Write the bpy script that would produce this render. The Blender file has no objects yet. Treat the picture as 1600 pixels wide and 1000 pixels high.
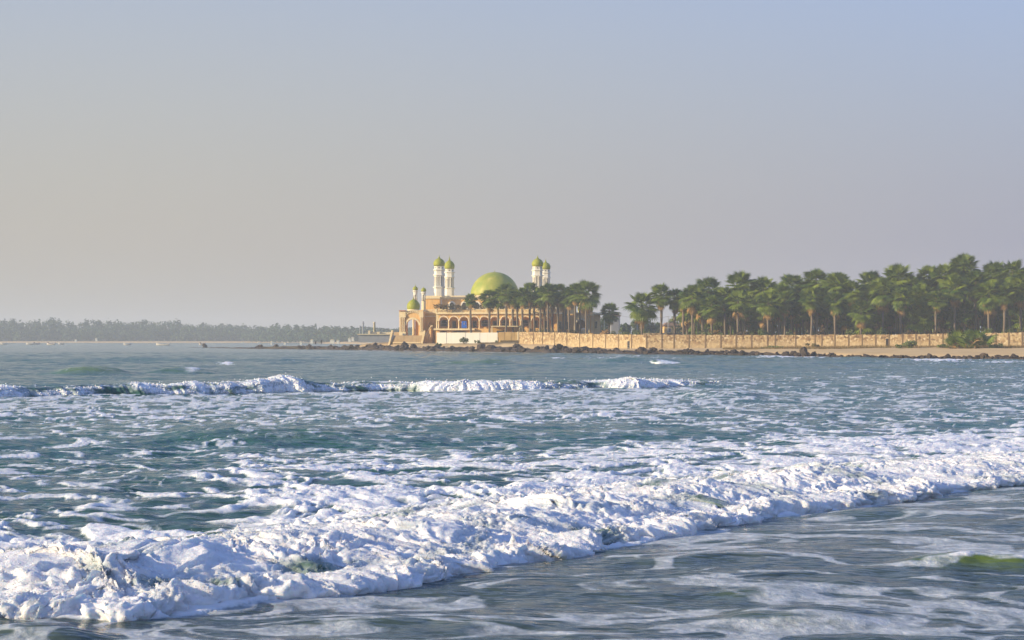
import bpy, bmesh, math, random
import numpy as np
from mathutils import Vector, Matrix

random.seed(7)
scn = bpy.context.scene
COL = scn.collection
R = math.radians

# ------------------------------------------------------------------ camera, sky, sun, exposure
CAM_H = 3.0          # eye height above the water
FPX = 3000.0         # focal length in pixels of the 1600 px wide photograph
HOR = 531.0          # horizon row in the photograph
cam_data = bpy.data.cameras.new("camera")
cam = bpy.data.objects.new("camera", cam_data)
COL.objects.link(cam)
scn.camera = cam
cam.location = (0, 0, CAM_H)
cam.rotation_euler = (R(90), 0, 0)
cam_data.sensor_width = 36.0
cam_data.lens = FPX / 1600 * 36.0
cam_data.shift_y = (HOR - 500.0) / 1600.0
cam_data.clip_start = 0.5
cam_data.clip_end = 8000

SUN_EL = R(16.0)
SUN_AZ = R(18.0)     # degrees from -X (left) towards the camera
S = Vector((-math.cos(SUN_AZ) * math.cos(SUN_EL), -math.sin(SUN_AZ) * math.cos(SUN_EL), math.sin(SUN_EL)))

world = bpy.data.worlds.new("World")
scn.world = world
world.use_nodes = True
wn = world.node_tree; wn.nodes.clear()
def wnode(t, **k):
    n = wn.nodes.new(t)
    for a, b in k.items(): setattr(n, a, b)
    return n
sky = wnode('ShaderNodeTexSky', sky_type='NISHITA', sun_disc=False)
sky.sun_elevation = SUN_EL
sky.sun_rotation = math.atan2(S.x, S.y)
sky.air_density = 1.5; sky.dust_density = 0.6; sky.ozone_density = 3.0
bg1 = wnode('ShaderNodeBackground'); bg1.inputs['Strength'].default_value = 0.12
tint = wnode('ShaderNodeMixRGB', blend_type='MULTIPLY'); tint.inputs[0].default_value = 1; tint.inputs[2].default_value = (.95, 1.02, 1.55, 1)
wn.links.new(sky.outputs[0], tint.inputs[1]); wn.links.new(tint.outputs[0], bg1.inputs[0])
tc = wnode('ShaderNodeTexCoord')
sep = wnode('ShaderNodeSeparateXYZ'); wn.links.new(tc.outputs['Generated'], sep.inputs[0])
dot = wnode('ShaderNodeVectorMath', operation='DOT_PRODUCT')
wn.links.new(tc.outputs['Generated'], dot.inputs[0]); dot.inputs[1].default_value = (S.x, S.y, 0)
mr = wnode('ShaderNodeMapRange', interpolation_type='SMOOTHSTEP'); mr.inputs[1].default_value = -1.0; mr.inputs[2].default_value = -0.05
wn.links.new(dot.outputs['Value'], mr.inputs[0])
hz = wnode('ShaderNodeMixRGB'); wn.links.new(mr.outputs[0], hz.inputs[0])
hz.inputs[1].default_value = (0.140, 0.175, 0.345, 1); hz.inputs[2].default_value = (0.385, 0.360, 0.325, 1)
bg2 = wnode('ShaderNodeBackground'); bg2.inputs['Strength'].default_value = 1.0
wn.links.new(hz.outputs[0], bg2.inputs[0])
ramp = wnode('ShaderNodeValToRGB'); wn.links.new(sep.outputs[2], ramp.inputs[0])
cr = ramp.color_ramp; cr.elements[0].position = 0.0; cr.elements[0].color = (1, 1, 1, 1)
cr.elements[1].position = 1.0; cr.elements[1].color = (.02, .02, .02, 1)
for p, v in ((0.05, .97), (0.18, .56), (0.32, .10)):
    e = cr.elements.new(p); e.color = (v, v, v, 1)
mxs = wnode('ShaderNodeMixShader'); wn.links.new(ramp.outputs[0], mxs.inputs[0])
wn.links.new(bg1.outputs[0], mxs.inputs[1]); wn.links.new(bg2.outputs[0], mxs.inputs[2])
wo = wnode('ShaderNodeOutputWorld'); wn.links.new(mxs.outputs[0], wo.inputs[0])

sl = bpy.data.lights.new("sun", 'SUN'); sl.energy = 5.0; sl.angle = R(0.55); sl.color = (1.0, 0.83, 0.52)
sun = bpy.data.objects.new("sun", sl); COL.objects.link(sun)
sun.rotation_euler = (-S).to_track_quat('-Z', 'Y').to_euler()
sun.location = S * 500

scn.view_settings.view_transform = 'Standard'
scn.view_settings.look = 'None'
scn.view_settings.exposure = 0.42
scn.view_settings.gamma = 1.0
scn.view_settings.use_curve_mapping = False
scn.cycles.use_denoising = True
scn.cycles.max_bounces = 6
scn.cycles.volume_bounces = 1
scn.cycles.volume_step_rate = 4.0
scn.cycles.caustics_reflective = False
scn.cycles.caustics_refractive = False

# ------------------------------------------------------------------ helpers
def P(px, py, Y):
    """the point at distance Y that was measured at (px, py) in the photograph"""
    return Vector(((px - 800) / FPX * Y, Y, CAM_H - (py - HOR) / FPX * Y))
def X(px, Y): return (px - 800) / FPX * Y
def Z(py, Y): return CAM_H - (py - HOR) / FPX * Y

def tag(o, label=None, cat=None, group=None, kind=None):
    if label: o['label'] = label
    if cat: o['category'] = cat
    if group: o['group'] = group
    if kind: o['kind'] = kind
    return o
def empty(name, loc=(0, 0, 0), rz=0, parent=None):
    o = bpy.data.objects.new(name, None); COL.objects.link(o)
    o.location = loc; o.rotation_euler = (0, 0, rz); o.empty_display_size = .2
    if parent: o.parent = parent
    return o
def copy_tree(o, parent=None):
    c = o.copy(); COL.objects.link(c)
    if parent is not None: c.parent = parent
    for ch in o.children: copy_tree(ch, c)
    return c

class MB:
    """collects vertices and faces and links them as one mesh object"""
    def __init__(s): s.v = []; s.f = []; s.sm = []; s.mi = []
    def add(s, vs, fs, smooth=False, mi=0):
        b = len(s.v); s.v += [tuple(v) for v in vs]
        for f in fs: s.f.append(tuple(b + i for i in f)); s.sm.append(smooth); s.mi.append(mi)
        return s
    def box(s, x0, y0, z0, x1, y1, z1, mi=0):
        v = [(x0,y0,z0),(x1,y0,z0),(x1,y1,z0),(x0,y1,z0),(x0,y0,z1),(x1,y0,z1),(x1,y1,z1),(x0,y1,z1)]
        return s.add(v, [(0,3,2,1),(4,5,6,7),(0,1,5,4),(1,2,6,5),(2,3,7,6),(3,0,4,7)], mi=mi)
    def prism(s, poly, y0, y1):
        n = len(poly); v = [(x, y0, z) for x, z in poly] + [(x, y1, z) for x, z in poly]
        f = [tuple(range(n)), tuple(range(2*n-1, n-1, -1))] + [(i, i+n, (i+1) % n + n, (i+1) % n) for i in range(n)]
        return s.add(v, f)
    def lathe(s, cx, cy, prof, n=16, rot=0, smooth=True, cap=True):
        v = []; f = []
        for r, z in prof:
            for i in range(n):
                a = rot + 2*math.pi*i/n; v.append((cx + r*math.cos(a), cy + r*math.sin(a), z))
        for j in range(len(prof)-1):
            for i in range(n):
                k = (i+1) % n; f.append((j*n+i, j*n+k, (j+1)*n+k, (j+1)*n+i))
        if cap:
            f.append(tuple(range(n-1, -1, -1))); f.append(tuple((len(prof)-1)*n+i for i in range(n)))
        return s.add(v, f, smooth)
    def tube(s, pts, rad, n=6, smooth=True):
        pts = [Vector(p) for p in pts]; v = []; f = []
        rad = rad if isinstance(rad, (list, tuple)) else [rad]*len(pts)
        for i, p in enumerate(pts):
            t = (pts[min(i+1, len(pts)-1)] - pts[max(i-1, 0)]).normalized()
            a = t.cross(Vector((0, 1, 0)) if abs(t.y) < .9 else Vector((1, 0, 0))).normalized(); b = t.cross(a)
            for k in range(n):
                g = 2*math.pi*k/n; v.append(p + (a*math.cos(g) + b*math.sin(g))*rad[i])
        for j in range(len(pts)-1):
            for k in range(n):
                q = (k+1) % n; f.append((j*n+k, j*n+q, (j+1)*n+q, (j+1)*n+k))
        f.append(tuple(range(n-1, -1, -1))); f.append(tuple((len(pts)-1)*n+k for k in range(n)))
        return s.add(v, f, smooth)
    def bay(s, x0, x1, z0, z1, cx, hw, zs, zsp, yf, yb, n=12, hr=None):
        """a wall bay pierced by an arched opening, with real thickness"""
        hr = hr or hw
        arch = [(cx - hw*math.cos(math.pi*i/n), zsp + hr*math.sin(math.pi*i/n)) for i in range(n+1)]
        for y, flip in ((yf, False), (yb, True)):
            def q(a, b, c, d):
                vs = [(p[0], y, p[1]) for p in (a, b, c, d)]
                s.add(vs, [(3,2,1,0) if flip else (0,1,2,3)])
            q((x0,z0), (cx-hw,z0), (cx-hw,z1), (x0,z1)); q((cx+hw,z0), (x1,z0), (x1,z1), (cx+hw,z1))
            if zs > z0: q((cx-hw,z0), (cx+hw,z0), (cx+hw,zs), (cx-hw,zs))
            for a, b in zip(arch, arch[1:]): q(a, b, (b[0], z1), (a[0], z1))
        out = [(cx-hw, zs)] + arch + [(cx+hw, zs)]
        for a, b in zip(out, out[1:]):
            s.add([(a[0],yf,a[1]),(b[0],yf,b[1]),(b[0],yb,b[1]),(a[0],yb,a[1])], [(0,1,2,3)])
        if zs > z0: s.add([(cx-hw,yf,zs),(cx+hw,yf,zs),(cx+hw,yb,zs),(cx-hw,yb,zs)], [(0,1,2,3)])
        s.add([(x0,yf,z1),(x1,yf,z1),(x1,yb,z1),(x0,yb,z1)], [(0,1,2,3)])
        for x, fl in ((x0, 0), (x1, 1)):
            s.add([(x,yf,z0),(x,yf,z1),(x,yb,z1),(x,yb,z0)], [(0,1,2,3)])
        return s
    def arc(s, cx, zc, r0, r1, y0, y1, n=14, a0=0.0, a1=math.pi):
        """a flat arched band (archivolt)"""
        v = []; f = []
        for i in range(n+1):
            a = a0 + (a1-a0)*i/n; c, d = math.cos(a), math.sin(a)
            v += [(cx+r0*c, y0, zc+r0*d), (cx+r1*c, y0, zc+r1*d), (cx+r1*c, y1, zc+r1*d), (cx+r0*c, y1, zc+r0*d)]
        for i in range(n):
            b = 4*i
            for k in range(4): f.append((b+k, b+(k+1) % 4, b+4+(k+1) % 4, b+4+k))
        f += [(0,1,2,3), (4*n+3, 4*n+2, 4*n+1, 4*n)]
        return s.add(v, f)
    def mesh(s, name, mats):
        me = bpy.data.meshes.new(name); me.from_pydata(s.v, [], s.f)
        me.polygons.foreach_set('use_smooth', s.sm)
        for m in (mats if isinstance(mats, (list, tuple)) else [mats]): me.materials.append(m)
        if any(s.mi): me.polygons.foreach_set('material_index', s.mi)
        me.update(); return me
    def build(s, name, mats, parent=None, origin=None, recalc=True):
        """origin: world point of the new object's own origin (vertices are given in world space)"""
        me = s.mesh(name, mats)
        if recalc:
            bm = bmesh.new(); bm.from_mesh(me); bmesh.ops.recalc_face_normals(bm, faces=bm.faces); bm.to_mesh(me); bm.free()
        o = bpy.data.objects.new(name, me); COL.objects.link(o)
        off = Vector((0, 0, 0))
        p = parent
        while p is not None: off += p.location; p = p.parent
        if origin is not None:
            o.location = Vector(origin) - off; off = Vector(origin)
        if off.length > 0: me.transform(Matrix.Translation(-off))
        if parent: o.parent = parent
        return o

def grid_mesh(name, co, nu, nv, mat, attrs=None, kind=None):
    """co: (nu*nv,3) array in rows of nv; a big quad sheet built quickly"""
    me = bpy.data.meshes.new(name)
    i = np.arange(nu-1)[:, None]*nv + np.arange(nv-1)[None, :]
    q = np.stack([i, i+1, i+nv+1, i+nv], -1).reshape(-1, 4).astype(np.int32)
    nf = len(q)
    me.vertices.add(len(co)); me.vertices.foreach_set('co', co.astype(np.float32).ravel())
    me.loops.add(nf*4); me.loops.foreach_set('vertex_index', q.ravel())
    me.polygons.add(nf); me.polygons.foreach_set('loop_start', np.arange(0, nf*4, 4, dtype=np.int32))
    me.polygons.foreach_set('use_smooth', np.ones(nf, dtype=bool))
    for k, a in (attrs or {}).items():
        at = me.attributes.new(k, 'FLOAT', 'POINT'); at.data.foreach_set('value', a.astype(np.float32).ravel())
    me.materials.append(mat); me.update(calc_edges=True); me.validate()
    o = bpy.data.objects.new(name, me); COL.objects.link(o)
    if kind: o['kind'] = kind
    return o

# ---- numpy noise
def _hash(ix, iy, seed):
    h = (ix.astype(np.uint32)*np.uint32(374761393) + iy.astype(np.uint32)*np.uint32(668265263) + np.uint32((seed*2246822519) & 0xffffffff))
    h = (h ^ (h >> np.uint32(13)))*np.uint32(1274126177)
    return h ^ (h >> np.uint32(16))
_ang = (np.arange(64)*(2*np.pi/64)).astype(np.float32)
_GX, _GY = np.cos(_ang), np.sin(_ang)
def perlin(x, y, seed=0):
    """gradient noise about -0.7..0.7"""
    x = np.asarray(x, np.float32); y = np.asarray(y, np.float32)
    fx = np.floor(x); fy = np.floor(y); ix = fx.astype(np.int32); iy = fy.astype(np.int32)
    dx = x-fx; dy = y-fy
    u = dx*dx*dx*(dx*(dx*6-15)+10); v = dy*dy*dy*(dy*(dy*6-15)+10)
    def g(a, b, ex, ey):
        k = _hash(a, b, seed) & np.uint32(63)
        return _GX[k]*ex + _GY[k]*ey
    n0 = g(ix, iy, dx, dy); n1 = g(ix+1, iy, dx-1, dy); n2 = g(ix, iy+1, dx, dy-1); n3 = g(ix+1, iy+1, dx-1, dy-1)
    a = n0+u*(n1-n0); b = n2+u*(n3-n2)
    return a+v*(b-a)
def fbm(x, y, o=4, seed=0, gain=.5):
    s = 0; a = 1.0; t = 0
    for k in range(o):
        s = s + a*perlin(x*2**k+k*7.3, y*2**k-k*3.1, seed+k); t += a*a; a *= gain
    return s/(0.27*math.sqrt(t))          # about unit variance
def billow(x, y, o=4, seed=0, gain=.55):
    """rounded puffs with sharp valleys, 0..1 or so"""
    s = 0; a = 1.0; t = 0
    for k in range(o):
        s = s + a*(np.sqrt(perlin(x*2**k+k*5.3, y*2**k+k*9.1, seed+k)**2+.006)-.05); t += a; a *= gain
    return s/(t*.45)
def cdf(n): return 1/(1+np.exp(-1.702*n))
def sstep(a, b, x):
    t = np.clip((x-a)/(b-a), 0, 1); return t*t*(3-2*t)

# ---- materials
def mat(name):
    m = bpy.data.materials.new(name); m.use_nodes = True
    nt = m.node_tree; b = nt.nodes['Principled BSDF']
    return m, nt, b
def N(nt, t, **k):
    n = nt.nodes.new(t)
    for a, v in k.items(): setattr(n, a, v)
    return n
def L(nt, a, b): nt.links.new(a, b)
def rough_mat(name, col, col2=None, scale=1.0, rough=.85, bump=.15, dist=.05, streak=0.0, detail=6, spec=.3):
    """a surface with two colours mixed by noise, fine relief and optional rain streaks"""
    m, nt, b = mat(name)
    col2 = col2 or tuple(c*.75 for c in col)
    co = N(nt, 'ShaderNodeTexCoord')
    n1 = N(nt, 'ShaderNodeTexNoise'); n1.inputs['Scale'].default_value = scale; n1.inputs['Detail'].default_value = detail; n1.inputs['Roughness'].default_value = .65
    L(nt, co.outputs['Object'], n1.inputs['Vector'])
    r = N(nt, 'ShaderNodeMapRange'); r.inputs[1].default_value = .35; r.inputs[2].default_value = .68; L(nt, n1.outputs[0], r.inputs[0])
    mx = N(nt, 'ShaderNodeMixRGB'); L(nt, r.outputs[0], mx.inputs[0]); mx.inputs[1].default_value = (*col, 1); mx.inputs[2].default_value = (*col2, 1)
    out = mx.outputs[0]
    if streak:
        mp = N(nt, 'ShaderNodeMapping'); mp.inputs['Scale'].default_value = (1.6, 1.6, .12); L(nt, co.outputs['Object'], mp.inputs[0])
        n2 = N(nt, 'ShaderNodeTexNoise'); n2.inputs['Scale'].default_value = 1.3; n2.inputs['Detail'].default_value = 5; L(nt, mp.outputs[0], n2.inputs['Vector'])
        r2 = N(nt, 'ShaderNodeMapRange'); r2.inputs[1].default_value = .5; r2.inputs[2].default_value = .75; r2.inputs[4].default_value = streak; L(nt, n2.outputs[0], r2.inputs[0])
        m2 = N(nt, 'ShaderNodeMixRGB'); L(nt, r2.outputs[0], m2.inputs[0]); L(nt, out, m2.inputs[1]); m2.inputs[2].default_value = (*[c*.4 for c in col2], 1)
        out = m2.outputs[0]
    L(nt, out, b.inputs['Base Color'])
    b.inputs['Roughness'].default_value = rough; b.inputs['Specular IOR Level'].default_value = spec
    if bump:
        bp = N(nt, 'ShaderNodeBump'); bp.inputs['Strength'].default_value = bump; bp.inputs['Distance'].default_value = dist
        n3 = N(nt, 'ShaderNodeTexNoise'); n3.inputs['Scale'].default_value = scale*5; n3.inputs['Detail'].default_value = 5; L(nt, co.outputs['Object'], n3.inputs['Vector'])
        L(nt, n3.outputs[0], bp.inputs['Height']); L(nt, bp.outputs[0], b.inputs['Normal'])
    return m
# ------------------------------------------------------------------ materials
M = {}
M['peach'] = rough_mat('peach_stucco', (.78, .49, .19), (.70, .40, .13), .35, .9, .1, .05, .5)
M['yellow'] = rough_mat('yellow_stucco', (.70, .42, .11), (.60, .34, .08), .35, .9, .1, .05, .3)
M['cream'] = rough_mat('cream_paint', (.80, .66, .40), (.72, .56, .31), .5, .8, .08, .04, .3)
M['white'] = rough_mat('white_paint', (.84, .78, .66), (.76, .68, .53), .4, .75, .06, .04, .22)
M['whitewall'] = rough_mat('whitewashed_wall', (.92, .88, .76), (.88, .83, .68), .3, .85, .05, .03, .08)
M['red'] = rough_mat('red_coping', (.36, .09, .05), (.28, .07, .04), .8, .8)
M['greendome'] = rough_mat('green_dome_paint', (.27, .30, .010), (.34, .33, .02), .6, .6, .1, .05, .3)
M['darkdome'] = rough_mat('grey_dome_paint', (.10, .13, .06), (.07, .09, .06), .6, .6, .1, .05, .3)
M['concrete'] = rough_mat('sandy_concrete', (.50, .36, .20), (.40, .28, .15), .6, .9, .2, .05, .4)
M['pane'] = rough_mat('dark_window_glass', (.03, .035, .04), (.05, .05, .05), 1, .15, 0, spec=.5)
M['frame'] = rough_mat('grey_window_frame', (.42, .40, .36), (.36, .34, .30), 1, .6)
M['blue'] = rough_mat('blue_cloth', (.02, .12, .52), (.015, .09, .42), 2, .8, .2, .05)
M['door'] = rough_mat('dark_wood', (.10, .05, .025), (.07, .035, .02), 2, .7)
M['iron'] = rough_mat('dark_iron', (.03, .03, .03), (.05, .035, .025), 2, .6)
M['post'] = rough_mat('weathered_concrete_post', (.30, .21, .12), (.22, .15, .08), 1.2, .9, .2, .05, .4)
M['bark'] = rough_mat('palm_bark', (.20, .155, .11), (.12, .09, .065), 1.2, .95, .5, .08)
M['brownwood'] = rough_mat('tree_bark', (.10, .075, .05), (.07, .05, .035), 1.5, .95, .4, .05)
M['boat'] = rough_mat('white_boat_paint', (.72, .66, .58), (.60, .52, .42), 1.5, .6)
M['boatred'] = rough_mat('red_boat_paint', (.42, .14, .08), (.34, .1, .06), 1.5, .6)
M['greywall'] = rough_mat('grey_render', (.30, .30, .30), (.24, .24, .25), .4, .9)
M['tinroof'] = rough_mat('rusty_tin_roof', (.30, .20, .14), (.22, .13, .09), .6, .7)
M['skin'] = rough_mat('dark_skin', (.09, .05, .03), (.08, .045, .03), 3, .6, 0)
M['cloth_dark'] = rough_mat('dark_clothes', (.03, .035, .05), (.025, .03, .04), 3, .9, 0)

def dome_mat():
    m, nt, b = mat('weathered_green_dome')
    co = N(nt, 'ShaderNodeTexCoord')
    n = N(nt, 'ShaderNodeTexNoise'); n.inputs['Scale'].default_value = .35; n.inputs['Detail'].default_value = 8; n.inputs['Roughness'].default_value = .7
    L(nt, co.outputs['Object'], n.inputs['Vector'])
    r = N(nt, 'ShaderNodeValToRGB'); L(nt, n.outputs[0], r.inputs[0])
    e = r.color_ramp; e.elements[0].position = .38; e.elements[0].color = (.24, .29, .012, 1); e.elements[1].position = .72; e.elements[1].color = (.64, .58, .25, 1)
    q = e.elements.new(.55); q.color = (.34, .34, .03, 1); q = e.elements.new(.66); q.color = (.46, .42, .08, 1)
    L(nt, r.outputs[0], b.inputs['Base Color']); b.inputs['Roughness'].default_value = .6
    return m
M['bigdome'] = dome_mat()

def stone_mat():
    m, nt, b = mat('rubble_stone_wall')
    co = N(nt, 'ShaderNodeTexCoord'); ge = N(nt, 'ShaderNodeNewGeometry')
    v = N(nt, 'ShaderNodeTexVoronoi', feature='F1'); v.inputs['Scale'].default_value = 2.4; L(nt, ge.outputs['Position'], v.inputs['Vector'])
    ve = N(nt, 'ShaderNodeTexVoronoi', feature='DISTANCE_TO_EDGE'); ve.inputs['Scale'].default_value = 2.4; L(nt, ge.outputs['Position'], ve.inputs['Vector'])
    r = N(nt, 'ShaderNodeValToRGB'); L(nt, v.outputs['Color'], r.inputs[0])
    e = r.color_ramp; e.elements[0].position = .1; e.elements[0].color = (.13, .08, .04, 1); e.elements[1].position = .95; e.elements[1].color = (.58, .48, .32, 1)
    q = e.elements.new(.35); q.color = (.30, .19, .095, 1); q = e.elements.new(.7); q.color = (.46, .345, .18, 1)
    n = N(nt, 'ShaderNodeTexNoise'); n.inputs['Scale'].default_value = .25; n.inputs['Detail'].default_value = 5; L(nt, ge.outputs['Position'], n.inputs['Vector'])
    sp = N(nt, 'ShaderNodeSeparateXYZ'); L(nt, ge.outputs['Position'], sp.inputs[0])
    ad = N(nt, 'ShaderNodeMath', operation='MULTIPLY_ADD'); L(nt, n.outputs[0], ad.inputs[0]); ad.inputs[1].default_value = 2.6; L(nt, sp.outputs[2], ad.inputs[2])
    hr = N(nt, 'ShaderNodeMapRange'); hr.inputs[1].default_value = 4.3; hr.inputs[2].default_value = 3.5; L(nt, ad.outputs[0], hr.inputs[0])
    hm = N(nt, 'ShaderNodeMath', operation='MULTIPLY'); L(nt, hr.outputs[0], hm.inputs[0]); hm.inputs[1].default_value = .55
    mx = N(nt, 'ShaderNodeMixRGB'); L(nt, hm.outputs[0], mx.inputs[0]); L(nt, r.outputs[0], mx.inputs[1]); mx.inputs[2].default_value = (.50, .39, .225, 1)
    jr = N(nt, 'ShaderNodeMapRange'); jr.inputs[1].default_value = 0; jr.inputs[2].default_value = .05; jr.inputs[3].default_value = .5; jr.inputs[4].default_value = 0; L(nt, ve.outputs[0], jr.inputs[0])
    m2 = N(nt, 'ShaderNodeMixRGB'); L(nt, jr.outputs[0], m2.inputs[0]); L(nt, mx.outputs[0], m2.inputs[1]); m2.inputs[2].default_value = (.14, .09, .05, 1)
    L(nt, m2.outputs[0], b.inputs['Base Color']); b.inputs['Roughness'].default_value = .95
    bp = N(nt, 'ShaderNodeBump'); bp.inputs['Strength'].default_value = .6; bp.inputs['Distance'].default_value = .1
    L(nt, ve.outputs[0], bp.inputs['Height']); L(nt, bp.outputs[0], b.inputs['Normal'])
    return m
M['stone'] = stone_mat()

def rock_mat():
    m, nt, b = mat('dark_volcanic_rock')
    ge = N(nt, 'ShaderNodeNewGeometry')
    n = N(nt, 'ShaderNodeTexNoise'); n.inputs['Scale'].default_value = .9; n.inputs['Detail'].default_value = 9; n.inputs['Roughness'].default_value = .7
    L(nt, ge.outputs['Position'], n.inputs['Vector'])
    r = N(nt, 'ShaderNodeValToRGB'); L(nt, n.outputs[0], r.inputs[0])
    e = r.color_ramp; e.elements[0].position = .3; e.elements[0].color = (.016, .012, .010, 1); e.elements[1].position = .75; e.elements[1].color = (.12, .08, .052, 1)
    q = e.elements.new(.5); q.color = (.045, .031, .023, 1)
    L(nt, r.outputs[0], b.inputs['Base Color']); b.inputs['Roughness'].default_value = .85
    bp = N(nt, 'ShaderNodeBump'); bp.inputs['Strength'].default_value = .8; bp.inputs['Distance'].default_value = .25
    L(nt, n.outputs[0], bp.inputs['Height']); L(nt, bp.outputs[0], b.inputs['Normal'])
    return m
M['rock'] = rock_mat()

def land_mat():
    m, nt, b = mat('beach_and_soil')
    ge = N(nt, 'ShaderNodeNewGeometry'); at = N(nt, 'ShaderNodeAttribute', attribute_name='soil')
    n = N(nt, 'ShaderNodeTexNoise'); n.inputs['Scale'].default_value = .12; n.inputs['Detail'].default_value = 9; n.inputs['Roughness'].default_value = .65
    L(nt, ge.outputs['Position'], n.inputs['Vector'])
    r = N(nt, 'ShaderNodeValToRGB'); L(nt, n.outputs[0], r.inputs[0])
    e = r.color_ramp; e.elements[0].position = .35; e.elements[0].color = (.62, .42, .19, 1); e.elements[1].position = .65; e.elements[1].color = (.70, .50, .25, 1)
    r2 = N(nt, 'ShaderNodeValToRGB'); L(nt, n.outputs[0], r2.inputs[0])
    e = r2.color_ramp; e.elements[0].position = .35; e.elements[0].color = (.06, .055, .025, 1); e.elements[1].position = .65; e.elements[1].color = (.16, .11, .055, 1)
    mx = N(nt, 'ShaderNodeMixRGB'); L(nt, at.outputs['Fac'], mx.inputs[0]); L(nt, r.outputs[0], mx.inputs[1]); L(nt, r2.outputs[0], mx.inputs[2])
    L(nt, mx.outputs[0], b.inputs['Base Color']); b.inputs['Roughness'].default_value = .95; b.inputs['Specular IOR Level'].default_value = .15
    return m
M['land'] = land_mat()

def leaf_mat(name, c1, c2, trans=.25, rough=.45, scale=3.0):
    m, nt, b = mat(name)
    oi = N(nt, 'ShaderNodeObjectInfo'); ge = N(nt, 'ShaderNodeNewGeometry')
    n = N(nt, 'ShaderNodeTexNoise'); n.inputs['Scale'].default_value = scale; n.inputs['Detail'].default_value = 3; L(nt, ge.outputs['Position'], n.inputs['Vector'])
    a = N(nt, 'ShaderNodeMath', operation='MULTIPLY_ADD'); L(nt, oi.outputs['Random'], a.inputs[0]); a.inputs[1].default_value = .7
    s = N(nt, 'ShaderNodeMath', operation='MULTIPLY_ADD'); L(nt, n.outputs[0], s.inputs[0]); s.inputs[1].default_value = 1.2; s.inputs[2].default_value = -.45
    L(nt, s.outputs[0], a.inputs[2])
    mx = N(nt, 'ShaderNodeMixRGB', use_clamp=True); L(nt, a.outputs[0], mx.inputs[0]); mx.inputs[1].default_value = (*c1, 1); mx.inputs[2].default_value = (*c2, 1)
    L(nt, mx.outputs[0], b.inputs['Base Color']); b.inputs['Roughness'].default_value = rough; b.inputs['Specular IOR Level'].default_value = .35
    t = N(nt, 'ShaderNodeBsdfTranslucent'); L(nt, mx.outputs[0], t.inputs[0])
    x = N(nt, 'ShaderNodeMixShader'); x.inputs[0].default_value = trans
    L(nt, b.outputs[0], x.inputs[1]); L(nt, t.outputs[0], x.inputs[2])
    L(nt, x.outputs[0], nt.nodes['Material Output'].inputs[0])
    return m
M['frond'] = leaf_mat('green_palm_leaf', (.022, .072, .008), (.26, .32, .028), .30)
M['deadfrond'] = leaf_mat('dry_palm_leaf', (.34, .19, .06), (.58, .36, .14), .2, .8)
M['shrub'] = leaf_mat('shrub_leaf', (.08, .12, .028), (.20, .22, .055))
M['drygrass'] = leaf_mat('dry_grass_blade', (.22, .13, .05), (.20, .17, .055), .2, .8, .35)
M['creeper'] = leaf_mat('brown_creeper_leaf', (.14, .07, .035), (.07, .075, .03), .2, .7, 1.0)
M['farleaf'] = leaf_mat('far_tree_leaf', (.035, .075, .03), (.09, .12, .04), .15, .7, .12)

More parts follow.
